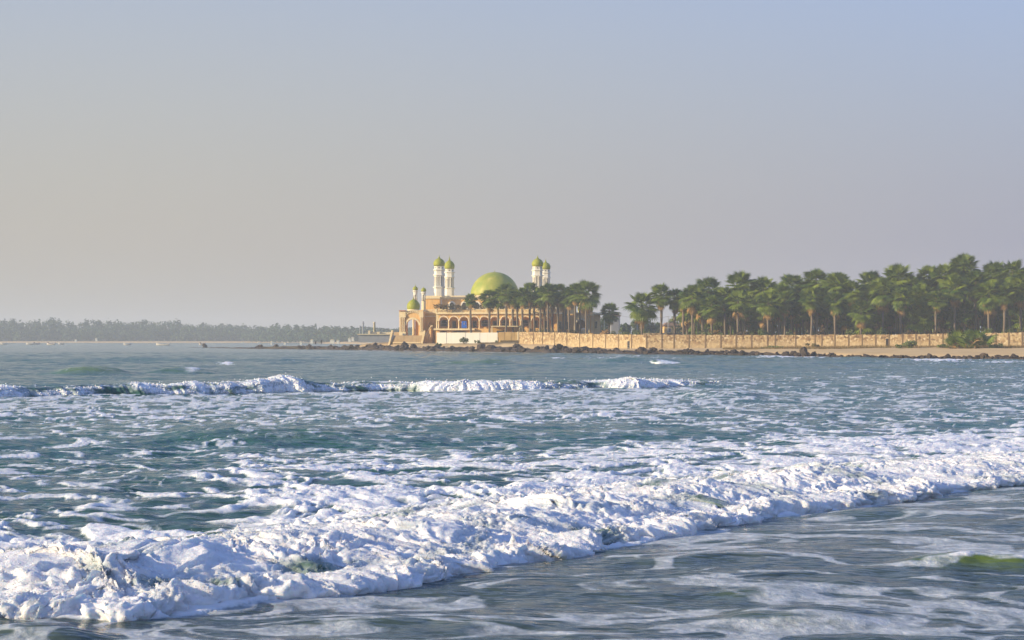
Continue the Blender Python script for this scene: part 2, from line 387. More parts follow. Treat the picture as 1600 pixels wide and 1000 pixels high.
# ------------------------------------------------------------------ water and foam material
def water_mat():
    m, nt, b = mat('sea_water_and_foam')
    ge = N(nt, 'ShaderNodeNewGeometry')
    def attr(n): return N(nt, 'ShaderNodeAttribute', attribute_name=n).outputs['Fac']
    foam, green, depth = attr('foam'), attr('green'), attr('grey')
    def noise(sc, det, ro=.6, vec=None, dist=0):
        n = N(nt, 'ShaderNodeTexNoise'); n.inputs['Scale'].default_value = sc; n.inputs['Detail'].default_value = det; n.inputs['Roughness'].default_value = ro
        n.inputs['Distortion'].default_value = dist
        L(nt, vec or ge.outputs['Position'], n.inputs['Vector']); return n.outputs[0]
    def math_(op, a, b_, c=None):
        n = N(nt, 'ShaderNodeMath', operation=op)
        for i, v in enumerate((a, b_, c)):
            if v is None: continue
            if isinstance(v, (int, float)): n.inputs[i].default_value = v
            else: L(nt, v, n.inputs[i])
        return n.outputs[0]
    fine = noise(3.2, 7, .68, dist=.3)
    thr = math_('MULTIPLY_ADD', fine, .62, -.31)
    fs = math_('ADD', foam, thr)
    mr = N(nt, 'ShaderNodeMapRange', interpolation_type='SMOOTHSTEP'); mr.inputs[1].default_value = .32; mr.inputs[2].default_value = .72; L(nt, fs, mr.inputs[0])
    fac = mr.outputs[0]
    # water body: grains of sand and upwelling light give the teal; light through thin crests is painted in as green; the shallows greyer
    c1 = N(nt, 'ShaderNodeMixRGB'); L(nt, depth, c1.inputs[0]); c1.inputs[1].default_value = (.026, .112, .094, 1); c1.inputs[2].default_value = (.062, .088, .088, 1)
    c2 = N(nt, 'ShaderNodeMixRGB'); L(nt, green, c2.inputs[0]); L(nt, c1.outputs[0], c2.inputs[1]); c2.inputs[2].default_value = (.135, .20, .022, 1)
    L(nt, c2.outputs[0], b.inputs['Base Color']); b.inputs['Roughness'].default_value = .12; b.inputs['IOR'].default_value = 1.333; b.inputs['Specular IOR Level'].default_value = .31
    mp = N(nt, 'ShaderNodeMapping'); mp.inputs['Scale'].default_value = (.45, 1.0, 1.0); L(nt, ge.outputs['Position'], mp.inputs[0])
    w1 = noise(.9, 4, .6, mp.outputs[0]); w2 = noise(4.0, 4, .6, mp.outputs[0])
    bp1 = N(nt, 'ShaderNodeBump'); bp1.inputs['Strength'].default_value = 1.0; bp1.inputs['Distance'].default_value = .34; L(nt, w1, bp1.inputs['Height'])
    bp2 = N(nt, 'ShaderNodeBump'); bp2.inputs['Strength'].default_value = 1.0; bp2.inputs['Distance'].default_value = .035; L(nt, w2, bp2.inputs['Height']); L(nt, bp1.outputs[0], bp2.inputs['Normal'])
    L(nt, bp2.outputs[0], b.inputs['Normal'])
    f = N(nt, 'ShaderNodeBsdfPrincipled')
    fc = N(nt, 'ShaderNodeMixRGB'); tk = N(nt, 'ShaderNodeMapRange'); tk.inputs[1].default_value = .5; tk.inputs[2].default_value = .9; L(nt, fs, tk.inputs[0])
    L(nt, tk.outputs[0], fc.inputs[0]); fc.inputs[1].default_value = (.60, .65, .66, 1); fc.inputs[2].default_value = (.90, .90, .90, 1)
    L(nt, fc.outputs[0], f.inputs['Base Color']); f.inputs['Roughness'].default_value = .65; f.inputs['Specular IOR Level'].default_value = .3
    f.inputs['Subsurface Weight'].default_value = .40; f.inputs['Subsurface Radius'].default_value = (.06, .09, .11); f.inputs['Subsurface Scale'].default_value = .6
    fb = noise(14.0, 7, .75)
    vo = N(nt, 'ShaderNodeTexVoronoi', feature='SMOOTH_F1'); vo.inputs['Scale'].default_value = 11; L(nt, ge.outputs['Position'], vo.inputs['Vector'])
    fh = math_('MULTIPLY_ADD', vo.outputs['Distance'], -.8, fb)
    bpf = N(nt, 'ShaderNodeBump'); bpf.inputs['Strength'].default_value = .8; bpf.inputs['Distance'].default_value = .045; L(nt, fh, bpf.inputs['Height'])
    bpg = N(nt, 'ShaderNodeBump'); bpg.inputs['Strength'].default_value = .8; bpg.inputs['Distance'].default_value = .10; L(nt, fs, bpg.inputs['Height']); L(nt, bpf.outputs[0], bpg.inputs['Normal'])
    L(nt, bpg.outputs[0], f.inputs['Normal'])
    mx = N(nt, 'ShaderNodeMixShader'); L(nt, fac, mx.inputs[0]); L(nt, b.outputs[0], mx.inputs[1]); L(nt, f.outputs[0], mx.inputs[2])
    L(nt, mx.outputs[0], nt.nodes['Material Output'].inputs[0])
    return m
M['water'] = water_mat()
# ------------------------------------------------------------------ the lie of the land (world coordinates)
SHX = np.array([-300, -160, -125, -104, -85.7, -60, -33.9, 0, 26, 48, 62, 77.3, 110, 200, 300])
SHY = np.array([800, 790, 752, 690, 643, 600, 533, 461, 391, 360, 312, 290, 265, 235, 220])
def shore_y(x): return np.interp(x, SHX, SHY)
WALL = [(-3.3, 500), (30, 450), (66, 440), (112, 420), (150, 412)]
def wall_y(x): return np.interp(x, [p[0] for p in WALL], [p[1] for p in WALL])
def ground(x, y):
    x = np.asarray(x, float); y = np.asarray(y, float)
    d = y - shore_y(x)
    main = np.interp(d, [-25, -4, 0, 8, 20, 60, 110, 160, 400], [-2, -.6, -.1, .55, .75, .9, 1.1, 1.4, 2.0])
    beyond = sstep(-2, 10, y - wall_y(x))*(x > -3)
    main = main + .5*beyond
    mound = sstep(-58, -40, x)*(1-sstep(2, 22, x))*sstep(6, 26, d)
    main = main + 1.15*mound
    strip = np.interp(d, [-25, -4, 0, 6, 14, 24, 60], [-2, -.6, -.1, .9, .9, -.4, -1.5])
    strip = strip - 1.2*sstep(-78, -100, x)
    w = sstep(-64, -44, x)
    return main*w + strip*(1-w)

def build_land():
    xs = np.arange(-170, 262, 1.6); ys = np.concatenate([np.arange(225, 640, 2.2), np.arange(640, 1000, 8)])
    xx, yy = np.meshgrid(xs, ys)
    z = ground(xx, yy) + .10*fbm(xx*.15, yy*.15, 4, 3)*sstep(0, 8, yy-shore_y(xx))
    soil = sstep(0, 5, yy - wall_y(xx))*(xx > -3) + (xx <= -3)*sstep(12, 30, yy-shore_y(xx))*.5 + sstep(-44, -52, xx)
    co = np.stack([xx, yy, z], -1).reshape(-1, 3)
    tag(grid_mesh('headland', co, len(ys), len(xs), M['land'], {'soil': np.clip(soil, 0, 1)}), kind='structure')
    # the far shore across the bay
    xs = np.arange(-1200, 900, 10.0); ys = np.concatenate([np.arange(1000, 2000, 8), np.arange(2000, 3650, 60)])
    xx, yy = np.meshgrid(xs, ys)
    fy = np.interp(xx, [-1200, -300, -200, -140, -90, 900], [1850, 1850, 1780, 1500, 1250, 1100]) + 14*fbm(xx*.01, yy*0, 3, 5)
    z = np.interp(yy-fy, [-60, -5, 0, 60, 400, 2000], [-4, -.8, -.1, 1.6, 3.0, 10])
    soil = sstep(50, 75, yy-fy)
    co = np.stack([xx, yy, z], -1).reshape(-1, 3)
    tag(grid_mesh('far_shore', co, len(ys), len(xs), M['land'], {'soil': soil}), kind='structure')
build_land()

# ------------------------------------------------------------------ sea
TOE_A = [(-260, 1010), (-150, 990), (0, 976), (120, 984), (250, 978), (420, 950), (580, 934), (740, 906), (900, 874), (1020, 850), (1150, 821), (1280, 800), (1400, 785), (1520, 763), (1600, 757), (1760, 738), (1850, 730)]
def toe_world(pts): return [((px-800)/FPX*(CAM_H*FPX/(py-HOR)), CAM_H*FPX/(py-HOR)) for px, py in pts]
def toe_py(px): return np.interp(px, [p[0] for p in TOE_A], [p[1] for p in TOE_A])

def build_sea():
    ys = [9.0]
    while ys[-1] < 60: ys.append(ys[-1]*1.0031)
    while ys[-1] < 470: ys.append(ys[-1]*1.005)
    while ys[-1] < 2000: ys.append(ys[-1]*1.014)
    ys = np.array(ys)
    us = np.concatenate([np.linspace(-3200, -1010, 24), np.linspace(-1000, 1000, 580), np.linspace(1010, 3200, 24)])/FPX
    y = np.repeat(ys[:, None], len(us), 1).astype(np.float32)
    x = (ys[:, None]*us[None, :]).astype(np.float32)
    px = 800 + FPX*us[None, :] + 0*y; py = HOR + FPX*CAM_H/y
    near = 1 - sstep(70, 160, y)
    # swell and chop; the crests run roughly along x and get sharper towards the beach
    wx = x + 1.5*perlin(x*.08, y*.08, 91); wy = y + 2.0*perlin(x*.06, y*.05, 92) - .45*x
    h = .10*fbm(wx*.035, wy*.10, 2, 11)
    r1 = 1-np.abs(perlin(wx*.09, wy*.22, 21))*2.2; h += (.12+.16*sstep(130, 260, y))*(r1-.5)*sstep(40, 110, y)
    r2 = 1-np.abs(perlin(wx*.26, wy*.55, 22))*2.2; chop = .085*(r2-.5)
    r3 = 1-np.abs(perlin(wx*.7, wy*1.3, 23))*2.2; chop += .036*(r3-.5)
    chop += .014*fbm(wx*1.7, wy*3.0, 2, 24)*near
    behind = toe_py(px) - py            # picture rows behind the toe of the near breaker
    flat = 1-.62*sstep(25, -15, behind)
    h += chop*flat
    # single unbroken swells seen in the photograph: centre (px,py), half length px, width m, height m
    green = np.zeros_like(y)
    for cx, cy, lx, w, hh, g in ((430, 690, 190, 3.2, .34, .25), (640, 672, 240, 3.5, .22, .1), (1130, 622, 60, 4, .4, .1), (745, 571, 66, 3.8, .95, 1.0), (140, 587, 58, 3.2, .85, 1.0),
                              (280, 583, 45, 4.0, .5, .5), (980, 567, 70, 5, .8, .3), (1190, 577, 120, 6, .5, .15), (1000, 574, 300, 7, .35, .1), (350, 566, 220, 7, .5, .1), (60, 566, 200, 7, .5, .12),
                              (1400, 811, 110, .9, .13, .1), (1090, 888, 160, .8, .11, .1), (1540, 893, 115, .45, .20, 1.0), (1250, 968, 130, .6, .12, .25), (640, 982, 200, .6, .10, .2), (60, 1005, 90, .5, .14, .1),
                              (1180, 934, 90, .5, .07, .3)):
        Y0 = FPX*CAM_H/(cy-HOR); k = FPX/Y0
        line = Y0 + (px-cx)*.10*Y0/FPX + .6*w*perlin(x*.5/w, y*0, 31)
        d = (y-line)/w
        e = np.exp(-np.abs((px-cx)/lx)**3*1.1)*(.8+.2*perlin(x*.4/w, y*0, 33))
        prof = np.where(d < 0, np.exp(-(d*1.7)**2), np.exp(-(d*.8)**2))
        h += hh*e*prof
        if cx == 1540: d_small, e_small = d, e
        green = np.maximum(green, g*e*np.exp(-((d+.12)*1.5)**2))  # sunlight passing through the crest, painted as yellow-green base colour
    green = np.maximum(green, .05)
    # a low shoulder under the near breaker
    h -= .10*sstep(0, 10, behind)*(1-sstep(20, 60, behind))
    # ---- foam cover
    F = np.full_like(y, .03)
    def zone(py0, py1, px0, px1, v, sy=8, sx=80):
        nonlocal F
        w = sstep(py0-sy, py0+sy, py)*(1-sstep(py1-sy, py1+sy, py))*sstep(px0-sx, px0+sx, px)*(1-sstep(px1-sx, px1+sx, px))
        F = F*(1-w) + v*w
    zone(585, 640, 1050, 2600, .30); zone(560, 585, 1300, 2600, .16, 4)
    zone(606, 662, -2000, 1150, .58, 7); zone(612, 640, 1100, 2600, .42, 6)
    zone(640, 664, 250, 2600, .44, 6); zone(650, 700, -2000, 330, .32); zone(664, 706, 280, 1050, .22, 5)
    zone(640, 700, 1080, 2600, .36); zone(690, 830, -2000, 420, .30); zone(703, 830, 330, 1100, .50, 8)
    zone(690, 800, 950, 2600, .60, 10); zone(672, 760, 1250, 2600, .80, 7)
    zone(760, 830, 420, 1300, .76, 10); zone(735, 830, 850, 1300, .78, 10)
    zone(785, 830, -400, 260, .34, 8); zone(818, 1000, -400, 700, .76, 10, 40)
    F = np.where(behind < 105, np.maximum(F, .80*sstep(122, 70, behind)), F)
    front = sstep(6, -6, behind)
    ff = .24 + .16*sstep(900, 990, py) + .10*sstep(900, 1300, px) - .12*sstep(860, 800, py)*sstep(1500, 1200, px)
    F = F*(1-front) + front*ff
    for cx, cy, lx, ly, v in ((1500, 927, 110, 9, .95), (1570, 884, 70, 4.5, 1.0), (1470, 896, 40, 4, .9), (1330, 948, 70, 14, .9), (1130, 978, 130, 12, .85), (890, 966, 80, 8, .85), (1130, 920, 90, 10, .8), (1080, 905, 60, 6, .7), (1400, 830, 120, 12, .6), (1160, 880, 120, 6, .65), (300, 988, 200, 8, .6), (640, 950, 260, 9, .6), (1300, 850, 160, 6, .6), (100, 985, 120, 8, .7), (1420, 985, 200, 12, .8)):
        F = np.maximum(F, v*np.exp(-((px-cx)/lx)**2-((py-cy - (px-cx)*.03)/ly)**2)*(.2+.8*front))
    # surf at the foot of the rocks
    ds = shore_y(x) - y
    F = np.maximum(F, .86*np.exp(-((ds-3)/7.0)**2)*(.55+.45*cdf(2*perlin(x*.05, y*0, 77)))*(px > 560))
    for cx, cy, lx, ly, v in ((1240, 559, 60, 2, .9), (1470, 563, 60, 2.5, .95), (1560, 566, 80, 2, .7), (985, 562, 60, 4, .8), (730, 568, 36, 2, .9), (355, 569, 14, 1.5, .8), (870, 561, 20, 1.2, .6)):
        F = np.maximum(F, v*np.exp(-((px-cx)/lx)**2-((py-cy)/ly)**2))
    # patches and veins of foam
    qx = x + .55*fbm(x*.35, y*.35, 2, 41); qy = y + .55*fbm(x*.35, y*.35, 2, 42)
    n1 = fbm(qx*.85, qy*.95, 5, 51, .58)
    vein = 1.6-np.abs(perlin(qx*1.4, qy*1.8, 61))*9.0
    n2 = np.clip(vein, -1.5, 1.6)
    nn = cdf(n1*.78+n2*.35)
    # long trails in the quiet water in front of the near breaker
    lx_ = x*.22 + .5*fbm(x*.25, y*.35, 2, 43); ly_ = (y-.25*x)*.75 + .8*fbm(x*.22, y*.4, 2, 44)
    nf = cdf(.72*fbm(lx_*1.15, ly_*1.15, 4, 52) + .55*np.clip(1.3-np.abs(perlin(lx_*2.0, ly_*1.5, 62))*9, -1.2, 1.3))
    nn = nn*(1-front) + nf*front
    foam = np.clip(.5 + (nn - (1-F))*1.35, -.2, 1.2)
    foam = np.where(front > .5, np.minimum(foam, .56), foam)
    farveil = sstep(66, 84, y)*(1-front)
    foam = np.minimum(foam, 1.2 - .54*farveil*(1-sstep(130, 180, y)))
    cr_ = e_small*1.3*np.exp(-((d_small-.02)/.36)**2)*sstep(1455, 1500, px+60*perlin(x*2, y*2, 67))*(.55+.6*cdf(1.2*fbm(x*2.5, y*2.5, 3, 66)))
    foam = np.maximum(foam, .95*cr_)
    foam = np.maximum(foam, .95*np.exp(-np.abs((px-290)/36)**3-((py-581.5+2*perlin(x*.3, y*0, 68))/1.6)**2)*(.35+.6*cdf(fbm(x*.5, y*.5, 3, 69))))
    # thick froth stands proud of the water
    thick = sstep(.5, 1.0, foam)*(1-front)*near
    pf = billow(x*1.6, y*1.6, 3, 71)
    h += thick*(.035 + .08*pf*sstep(.55, .85, F))*sstep(60, 35, y) + thick*.05*pf
    h *= 1-.8*sstep(380, 520, y)
    h = np.where(ds < 25, h*sstep(-5, 25, ds), h)
    # the breaker bodies sit on calmer water
    co = np.stack([x, y, h], -1).reshape(-1, 3)
    grey = (1-sstep(20, 60, y))*.6 + .4*front
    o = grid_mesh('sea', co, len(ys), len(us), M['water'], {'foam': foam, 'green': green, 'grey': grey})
    tag(o, kind='structure')
build_sea()

# ------------------------------------------------------------------ breaking waves: overhanging, billowing sheets of foam
def resample(pts, ds):
    p = np.array(pts, float)
    seg = np.hypot(*np.diff(p, axis=0).T); s = np.concatenate([[0], np.cumsum(seg)])
    n = int(s[-1]/ds)+1; t = np.linspace(0, s[-1], n)
    q = np.stack([np.interp(t, s, p[:, 0]), np.interp(t, s, p[:, 1])], -1)
    k = max(3, int(1.2/ds)); ker = np.hanning(2*k+1); ker /= ker.sum()
    for a in range(2):
        c = np.concatenate([np.full(k, q[0, a]) + (np.arange(-k, 0))*(q[1, a]-q[0, a]), q[:, a], np.full(k, q[-1, a]) + np.arange(1, k+1)*(q[-1, a]-q[-2, a])])
        q[:, a] = np.convolve(c, ker, 'valid')
    return q, t
def breaker(name, pts, ds, nt, prof, hs, foam_fn, amp, seed, wig=.25, spike=.3, lens=1.0, green_fn=None, vary=.22, plumes=()):
    q, s = resample(pts, ds)
    T = np.gradient(q, axis=0); T /= np.linalg.norm(T, axis=1)[:, None]
    B = np.stack([-T[:, 1], T[:, 0]], -1)                   # pointing away from the beach
    B *= np.sign(B[:, 1:2])
    pr = np.array(prof, float)*lens
    seg = np.hypot(*np.diff(pr, axis=0).T); a = np.concatenate([[0], np.cumsum(seg)])
    # finer rows towards the front
    tt = np.linspace(0, 1, nt)**1.25*a[-1]
    d = np.interp(tt, a, pr[:, 0]); z = np.interp(tt, a, pr[:, 1])
    kern = np.hanning(max(3, nt//14)); kern /= kern.sum()
    pad = len(kern)//2
    d = np.convolve(np.pad(d, pad, mode='reflect', reflect_type='odd'), kern, 'same')[pad:-pad]; z = np.convolve(np.pad(z, pad, mode='reflect', reflect_type='odd'), kern, 'same')[pad:-pad]
    dd = np.gradient(d); dz = np.gradient(z); ln = np.hypot(dd, dz)+1e-6; nd, nz = -dz/ln, dd/ln
    ss, tm = np.meshgrid(s, tt, indexing='ij')
    H = hs(s, q)[:, None]
    H = np.clip(H*(1 + vary*fbm(s*.55/lens, s*0, 3, seed+3)[:, None]), 0, None)
    D = d[None, :] + 0*ss; Zc = z[None, :]*H
    D = D*(1+.25*fbm(s*.4/lens, s*0+5, 2, seed+4)[:, None]*np.clip(1-D/(3*lens), 0, 1))
    toe = wig*fbm(s*.5/lens, s*0, 5, seed+5, .6)[:, None]*np.clip(1-D/(2.5*lens), 0, 1)
    fo = foam_fn(s[:, None]+0*D, D, Zc, q)
    env = np.clip(H, 0, 1.15)*sstep(0, .12*lens, tm)*sstep(a[-1], a[-1]*.8, tm)
    wv = tm + .22*lens*fbm(ss*.8/lens, tm*.8/lens, 2, seed+6)
    wu = ss + .22*lens*fbm(ss*.8/lens, tm*.8/lens, 2, seed+7)
    k = 1/lens
    f0 = sstep(.25, .6, fo)
    # puffs on puffs; their strength varies along the wave so that smooth sheets and boiling froth alternate
    bo = .65 + .55*sstep(-.8, 1.0, fbm(wu*.7*k, wv*.9*k, 2, seed+19))
    disp = amp*lens*(.40*(billow(wu*1.3*k, wv*1.3*k, 2, seed+10)-.45) + bo*f0*(.52*(billow(wu*2.7*k, wv*2.7*k, 2, seed+12)-.4)
                     + .42*(billow(wu*6*k, wv*6*k, 2, seed+15, .6)-.4) + .17*(billow(wu*14*k, wv*14*k, 2, seed+17, .6)-.4)))
    lip_p = np.zeros_like(D)
    sp = np.clip(fbm(wu*6.5*k, wv*2.2*k, 2, seed+20)*.55-.05, 0, 1.3)**3*sstep(-.3, .9, fbm(wu*.9*k, wv*.5*k, 2, seed+21))
    lip = np.exp(-((D-.32*lens)/(.25*lens))**2) + .35*np.exp(-((D-1.9*lens)/(.5*lens))**2)
    for pc, dc, ph, pw in plumes:
        pxs = 800 + FPX*q[:, 0]/q[:, 1]; s0 = float(np.interp(pc, pxs, s))
        bell = np.exp(-np.abs((ss-s0)/pw)**1.5 - ((D-dc)/(pw*1.1))**2)
        sp = sp + ph/max(spike*lens, 1e-3)*bell*(.35 + .9*billow(wu*7, wv*4, 2, seed+30)); lip_p = np.maximum(lip_p, bell > .08)
    lip = np.maximum(lip, lip_p)
    D2 = D + nd[None, :]*disp*env - toe
    Z2 = Zc + nz[None, :]*disp*env + spike*lens*sp*lip*env*f0
    S2 = .25*amp*lens*fbm(wu*2*k, wv*2*k, 3, seed+25)*env
    Xw = q[:, 0:1] + B[:, 0:1]*D2 + T[:, 0:1]*S2; Yw = q[:, 1:2] + B[:, 1:2]*D2 + T[:, 1:2]*S2
    Z2 = np.where(tm < 1e-4, -.12, Z2)
    Z2 = Z2 - .9*(1-sstep(0, .10, H))
    co = np.stack([Xw, Yw, Z2], -1).reshape(-1, 3)
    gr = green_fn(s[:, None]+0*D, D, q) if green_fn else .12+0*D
    # billows stay white, the hollows between them show the turbid water
    fo = fo + .25*(disp/(amp*lens))*f0
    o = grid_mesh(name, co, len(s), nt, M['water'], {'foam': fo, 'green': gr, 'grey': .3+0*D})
    o['kind'] = 'stuff'
    return q, T, B, s, Z2, Xw, Yw, fo

PROF_A = [(.02, -.15), (-.03, .02), (-.05, .12), (.03, .23), (.2, .29), (.45, .27), (.7, .24), (.95, .28), (1.3, .38), (1.8, .49), (2.4, .52), (3.2, .44), (4.4, .28), (5.8, .13), (7.2, -.10)]
def hs_a(s, q):
    pxs = 800 + FPX*q[:, 0]/q[:, 1]
    return np.interp(pxs, [-400, 0, 300, 700, 1100, 1400, 1600, 1900], [1.0, 1.02, 1.0, .90, .86, .78, .62, .5])
def foam_a(s, D, Zc, q):
    f = .86 + .16*fbm(s*.8, D*.9, 3, 201)
    hollow = np.exp(-((D-.95)/.42)**2)*sstep(-.3, .9, fbm(s*.35, D*.3+s*.05, 2, 202))
    f = f - .20*hollow
    back = sstep(2.2, 3.6, D)
    f = f - back*(.30*sstep(-.2, 1.0, fbm(s*.7, D*.7, 3, 203)))
    return f
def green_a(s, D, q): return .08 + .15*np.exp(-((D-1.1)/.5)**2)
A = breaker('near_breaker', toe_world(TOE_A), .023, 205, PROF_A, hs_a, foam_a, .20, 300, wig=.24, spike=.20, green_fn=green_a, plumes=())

TOE_B = [(-420, 633), (-100, 624), (0, 621), (200, 617), (350, 615), (480, 612), (600, 609), (720, 611), (850, 610), (930, 606), (1000, 607), (1080, 604), (1180, 600), (1300, 596)]
PROF_B = [(.02, -.2), (-.05, .02), (0, .18), (.12, .38), (.3, .6), (.5, .8), (.78, .98), (1.15, 1.05), (1.7, .98), (2.5, .75), (3.6, .42), (5, .1), (6, -.2)]
def hs_b(s, q):
    p = 800 + FPX*q[:, 0]/q[:, 1]
    return np.interp(p, [-420, -60, 0, 60, 130, 220, 300, 380, 430, 465, 500, 540, 640, 720, 850, 880, 930, 970, 1040, 1100, 1150, 1230],
                        [.4, .56, .64, .48, .52, .60, .56, .60, .72, .92, .56, .42, .48, .52, .54, .38, .50, .60, .50, .38, .22, 0.0])
def foam_b(s, D, Zc, q):
    p = (800 + FPX*q[:, 0]/q[:, 1])[:, None] + 0*D
    crest = np.interp(p, [-420, -30, 30, 60, 110, 190, 230, 320, 360, 400, 470, 500, 540, 600, 640, 840, 880, 915, 940, 1060, 1090, 1130, 1250],
                         [.9, .95, .9, .3, .42, .45, .9, .85, .6, .95, 1.0, .4, .5, .62, .92, .95, .3, .45, .95, .95, .5, .3, .05])
    full = np.interp(p, [-30, 30, 60, 390, 420, 480, 500, 640, 670, 840, 870, 940, 960, 1040, 1080], [.8, .8, .1, .15, .6, .75, .1, .2, .95, .95, .1, .2, .9, .85, .1])
    face = .60 + .20*fbm(s*.35 - D*.8, D*1.4 + s*.25, 4, 401)             # drawn-out streaks down the unbroken face
    top = sstep(.42, .78, D)*(1-sstep(2.0, 3.2, D))
    w = np.clip(np.maximum(top, full*(1-sstep(2.2, 3.4, D))), 0, 1)
    return face*(1-w) + w*(crest*.9 + .14*fbm(s*1.2, D*1.2, 3, 402)) - .2*sstep(2.4, 3.6, D)
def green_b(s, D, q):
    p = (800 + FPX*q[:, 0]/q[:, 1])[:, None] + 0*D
    return .03 + .6*np.exp(-((D-.72)/.25)**2)*(np.exp(-((p-325)/40)**2) + np.exp(-((p-920)/40)**2) + .5*np.exp(-((p-560)/50)**2))  # crest green painted in for light coming through the thin water
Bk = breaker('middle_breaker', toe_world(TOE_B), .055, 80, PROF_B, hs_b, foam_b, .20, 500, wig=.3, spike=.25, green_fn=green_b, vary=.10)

PROF_C = [(x_, z_) for x_, z_ in PROF_B]
def hs_c(s, q):
    p = 800 + FPX*q[:, 0]/q[:, 1]; return .62*np.exp(-((p-985)/42)**4)*(.7+.3*np.cos((p-970)*.12))
C_ = breaker('small_far_breaker', toe_world([(900, 566), (950, 566.5), (1030, 568), (1070, 569)]), .12, 40, PROF_C, hs_c, lambda s, D, Zc, q: .85+.12*fbm(s*.8, D*.8, 3, 601)-.3*np.exp(-((D-.5)/.4)**2), .26, 600)
# froth: tiny blobs of foam clinging to the breakers, and drops thrown up along them
def froth(name, W, count, rmin, rmax, jmax, seed, up, loose):
    rng = np.random.default_rng(seed)
    q, T, B, s, Z2, Xw, Yw, fo = W
    bv = np.array([(1, 0, 0), (-1, 0, 0), (0, 1, 0), (0, -1, 0), (0, 0, 1), (0, 0, -1)], float)
    bf = np.array([(0, 2, 4), (2, 1, 4), (1, 3, 4), (3, 0, 4), (2, 0, 5), (1, 2, 5), (3, 1, 5), (0, 3, 5)])
    ns, nt = Z2.shape
    act = .25+sstep(-.4, 1.2, fbm(s*.8, s*0, 3, seed+6))
    i = rng.choice(ns, count, p=act/act.sum()); j = (rng.random(count)**1.15*jmax*nt).astype(int)+3
    keep = (fo[i, j] > .55) & (Z2[i, j] > .02); i, j = i[keep], j[keep]; n = len(i)
    r = np.exp(rng.uniform(np.log(rmin), np.log(rmax), n)); fly = rng.random(n) < loose
    r = np.where(fly, r*.55, r)
    dz = np.where(fly, np.abs(rng.normal(0, up, n)), r*rng.uniform(-.5, .5, n)); fw = np.where(fly, rng.normal(.0, up, n), 0)
    c = np.stack([Xw[i, j]-B[i, 0]*fw, Yw[i, j]-B[i, 1]*fw, Z2[i, j]+dz], -1)
    # every blob is turned its own way
    a1, a2 = rng.uniform(0, 6.28, n), rng.uniform(0, 6.28, n)
    R1 = np.zeros((n, 3, 3)); R1[:, 0, 0] = np.cos(a1); R1[:, 0, 1] = -np.sin(a1); R1[:, 1, 0] = np.sin(a1); R1[:, 1, 1] = np.cos(a1); R1[:, 2, 2] = 1
    R2 = np.zeros((n, 3, 3)); R2[:, 0, 0] = 1; R2[:, 1, 1] = np.cos(a2); R2[:, 1, 2] = -np.sin(a2); R2[:, 2, 1] = np.sin(a2); R2[:, 2, 2] = np.cos(a2)
    V = np.einsum('nij,kj->nki', R1 @ R2, bv)*r[:, None, None]*rng.uniform(.75, 1.3, (n, 1, 3)) + c[:, None, :]
    Fc = (bf[None] + (np.arange(n)*6)[:, None, None]).reshape(-1, 3).astype(np.int32)
    me = bpy.data.meshes.new(name); me.vertices.add(n*6); me.vertices.foreach_set('co', V.astype(np.float32).ravel())
    me.loops.add(len(Fc)*3); me.loops.foreach_set('vertex_index', Fc.ravel()); me.polygons.add(len(Fc)); me.polygons.foreach_set('loop_start', np.arange(0, len(Fc)*3, 3, dtype=np.int32))
    me.polygons.foreach_set('use_smooth', np.ones(len(Fc), bool))
    at = me.attributes.new('foam', 'FLOAT', 'POINT'); at.data.foreach_set('value', np.full(n*6, 1.2, np.float32))
    me.materials.append(M['water']); me.update(calc_edges=True)
    o = bpy.data.objects.new(name, me); COL.objects.link(o); o['kind'] = 'stuff'
froth('sea_froth', A, 40000, .0045, .013, .62, 5, .05, .35)
froth('sea_froth', Bk, 9000, .03, .075, .6, 6, .10, .12)
# ------------------------------------------------------------------ mosque
YM = 560.0
def mx(p): return X(p, YM)
def mz(p): return Z(p, YM)
KM = YM/FPX
mosque = empty('mosque', (mx(770), YM, mz(537)))
tag(mosque, 'peach mosque with a large green dome, four white minarets and an arched seaside porch', 'mosque')

def onion(r, z0, h):
    """profile of an onion dome of greatest radius r that stands at z0, h tall without its spike"""
    return [(r*.90, z0), (r*.97, z0+h*.12), (r, z0+h*.28), (r*.97, z0+h*.45), (r*.86, z0+h*.63), (r*.66, z0+h*.79), (r*.42, z0+h*.90), (r*.2, z0+h*.97), (r*.10, z0+h)]
def finial(cx, cy, z, h, r, parent):
    MB().lathe(cx, cy, [(r*1.2, z-.05), (r*.7, z+h*.12), (r*.9, z+h*.22), (r*.4, z+h*.34), (r*.5, z+h*.45), (r*.18, z+h*.6), (.02, z+h)], 8).build('finial', M['greendome'], parent)

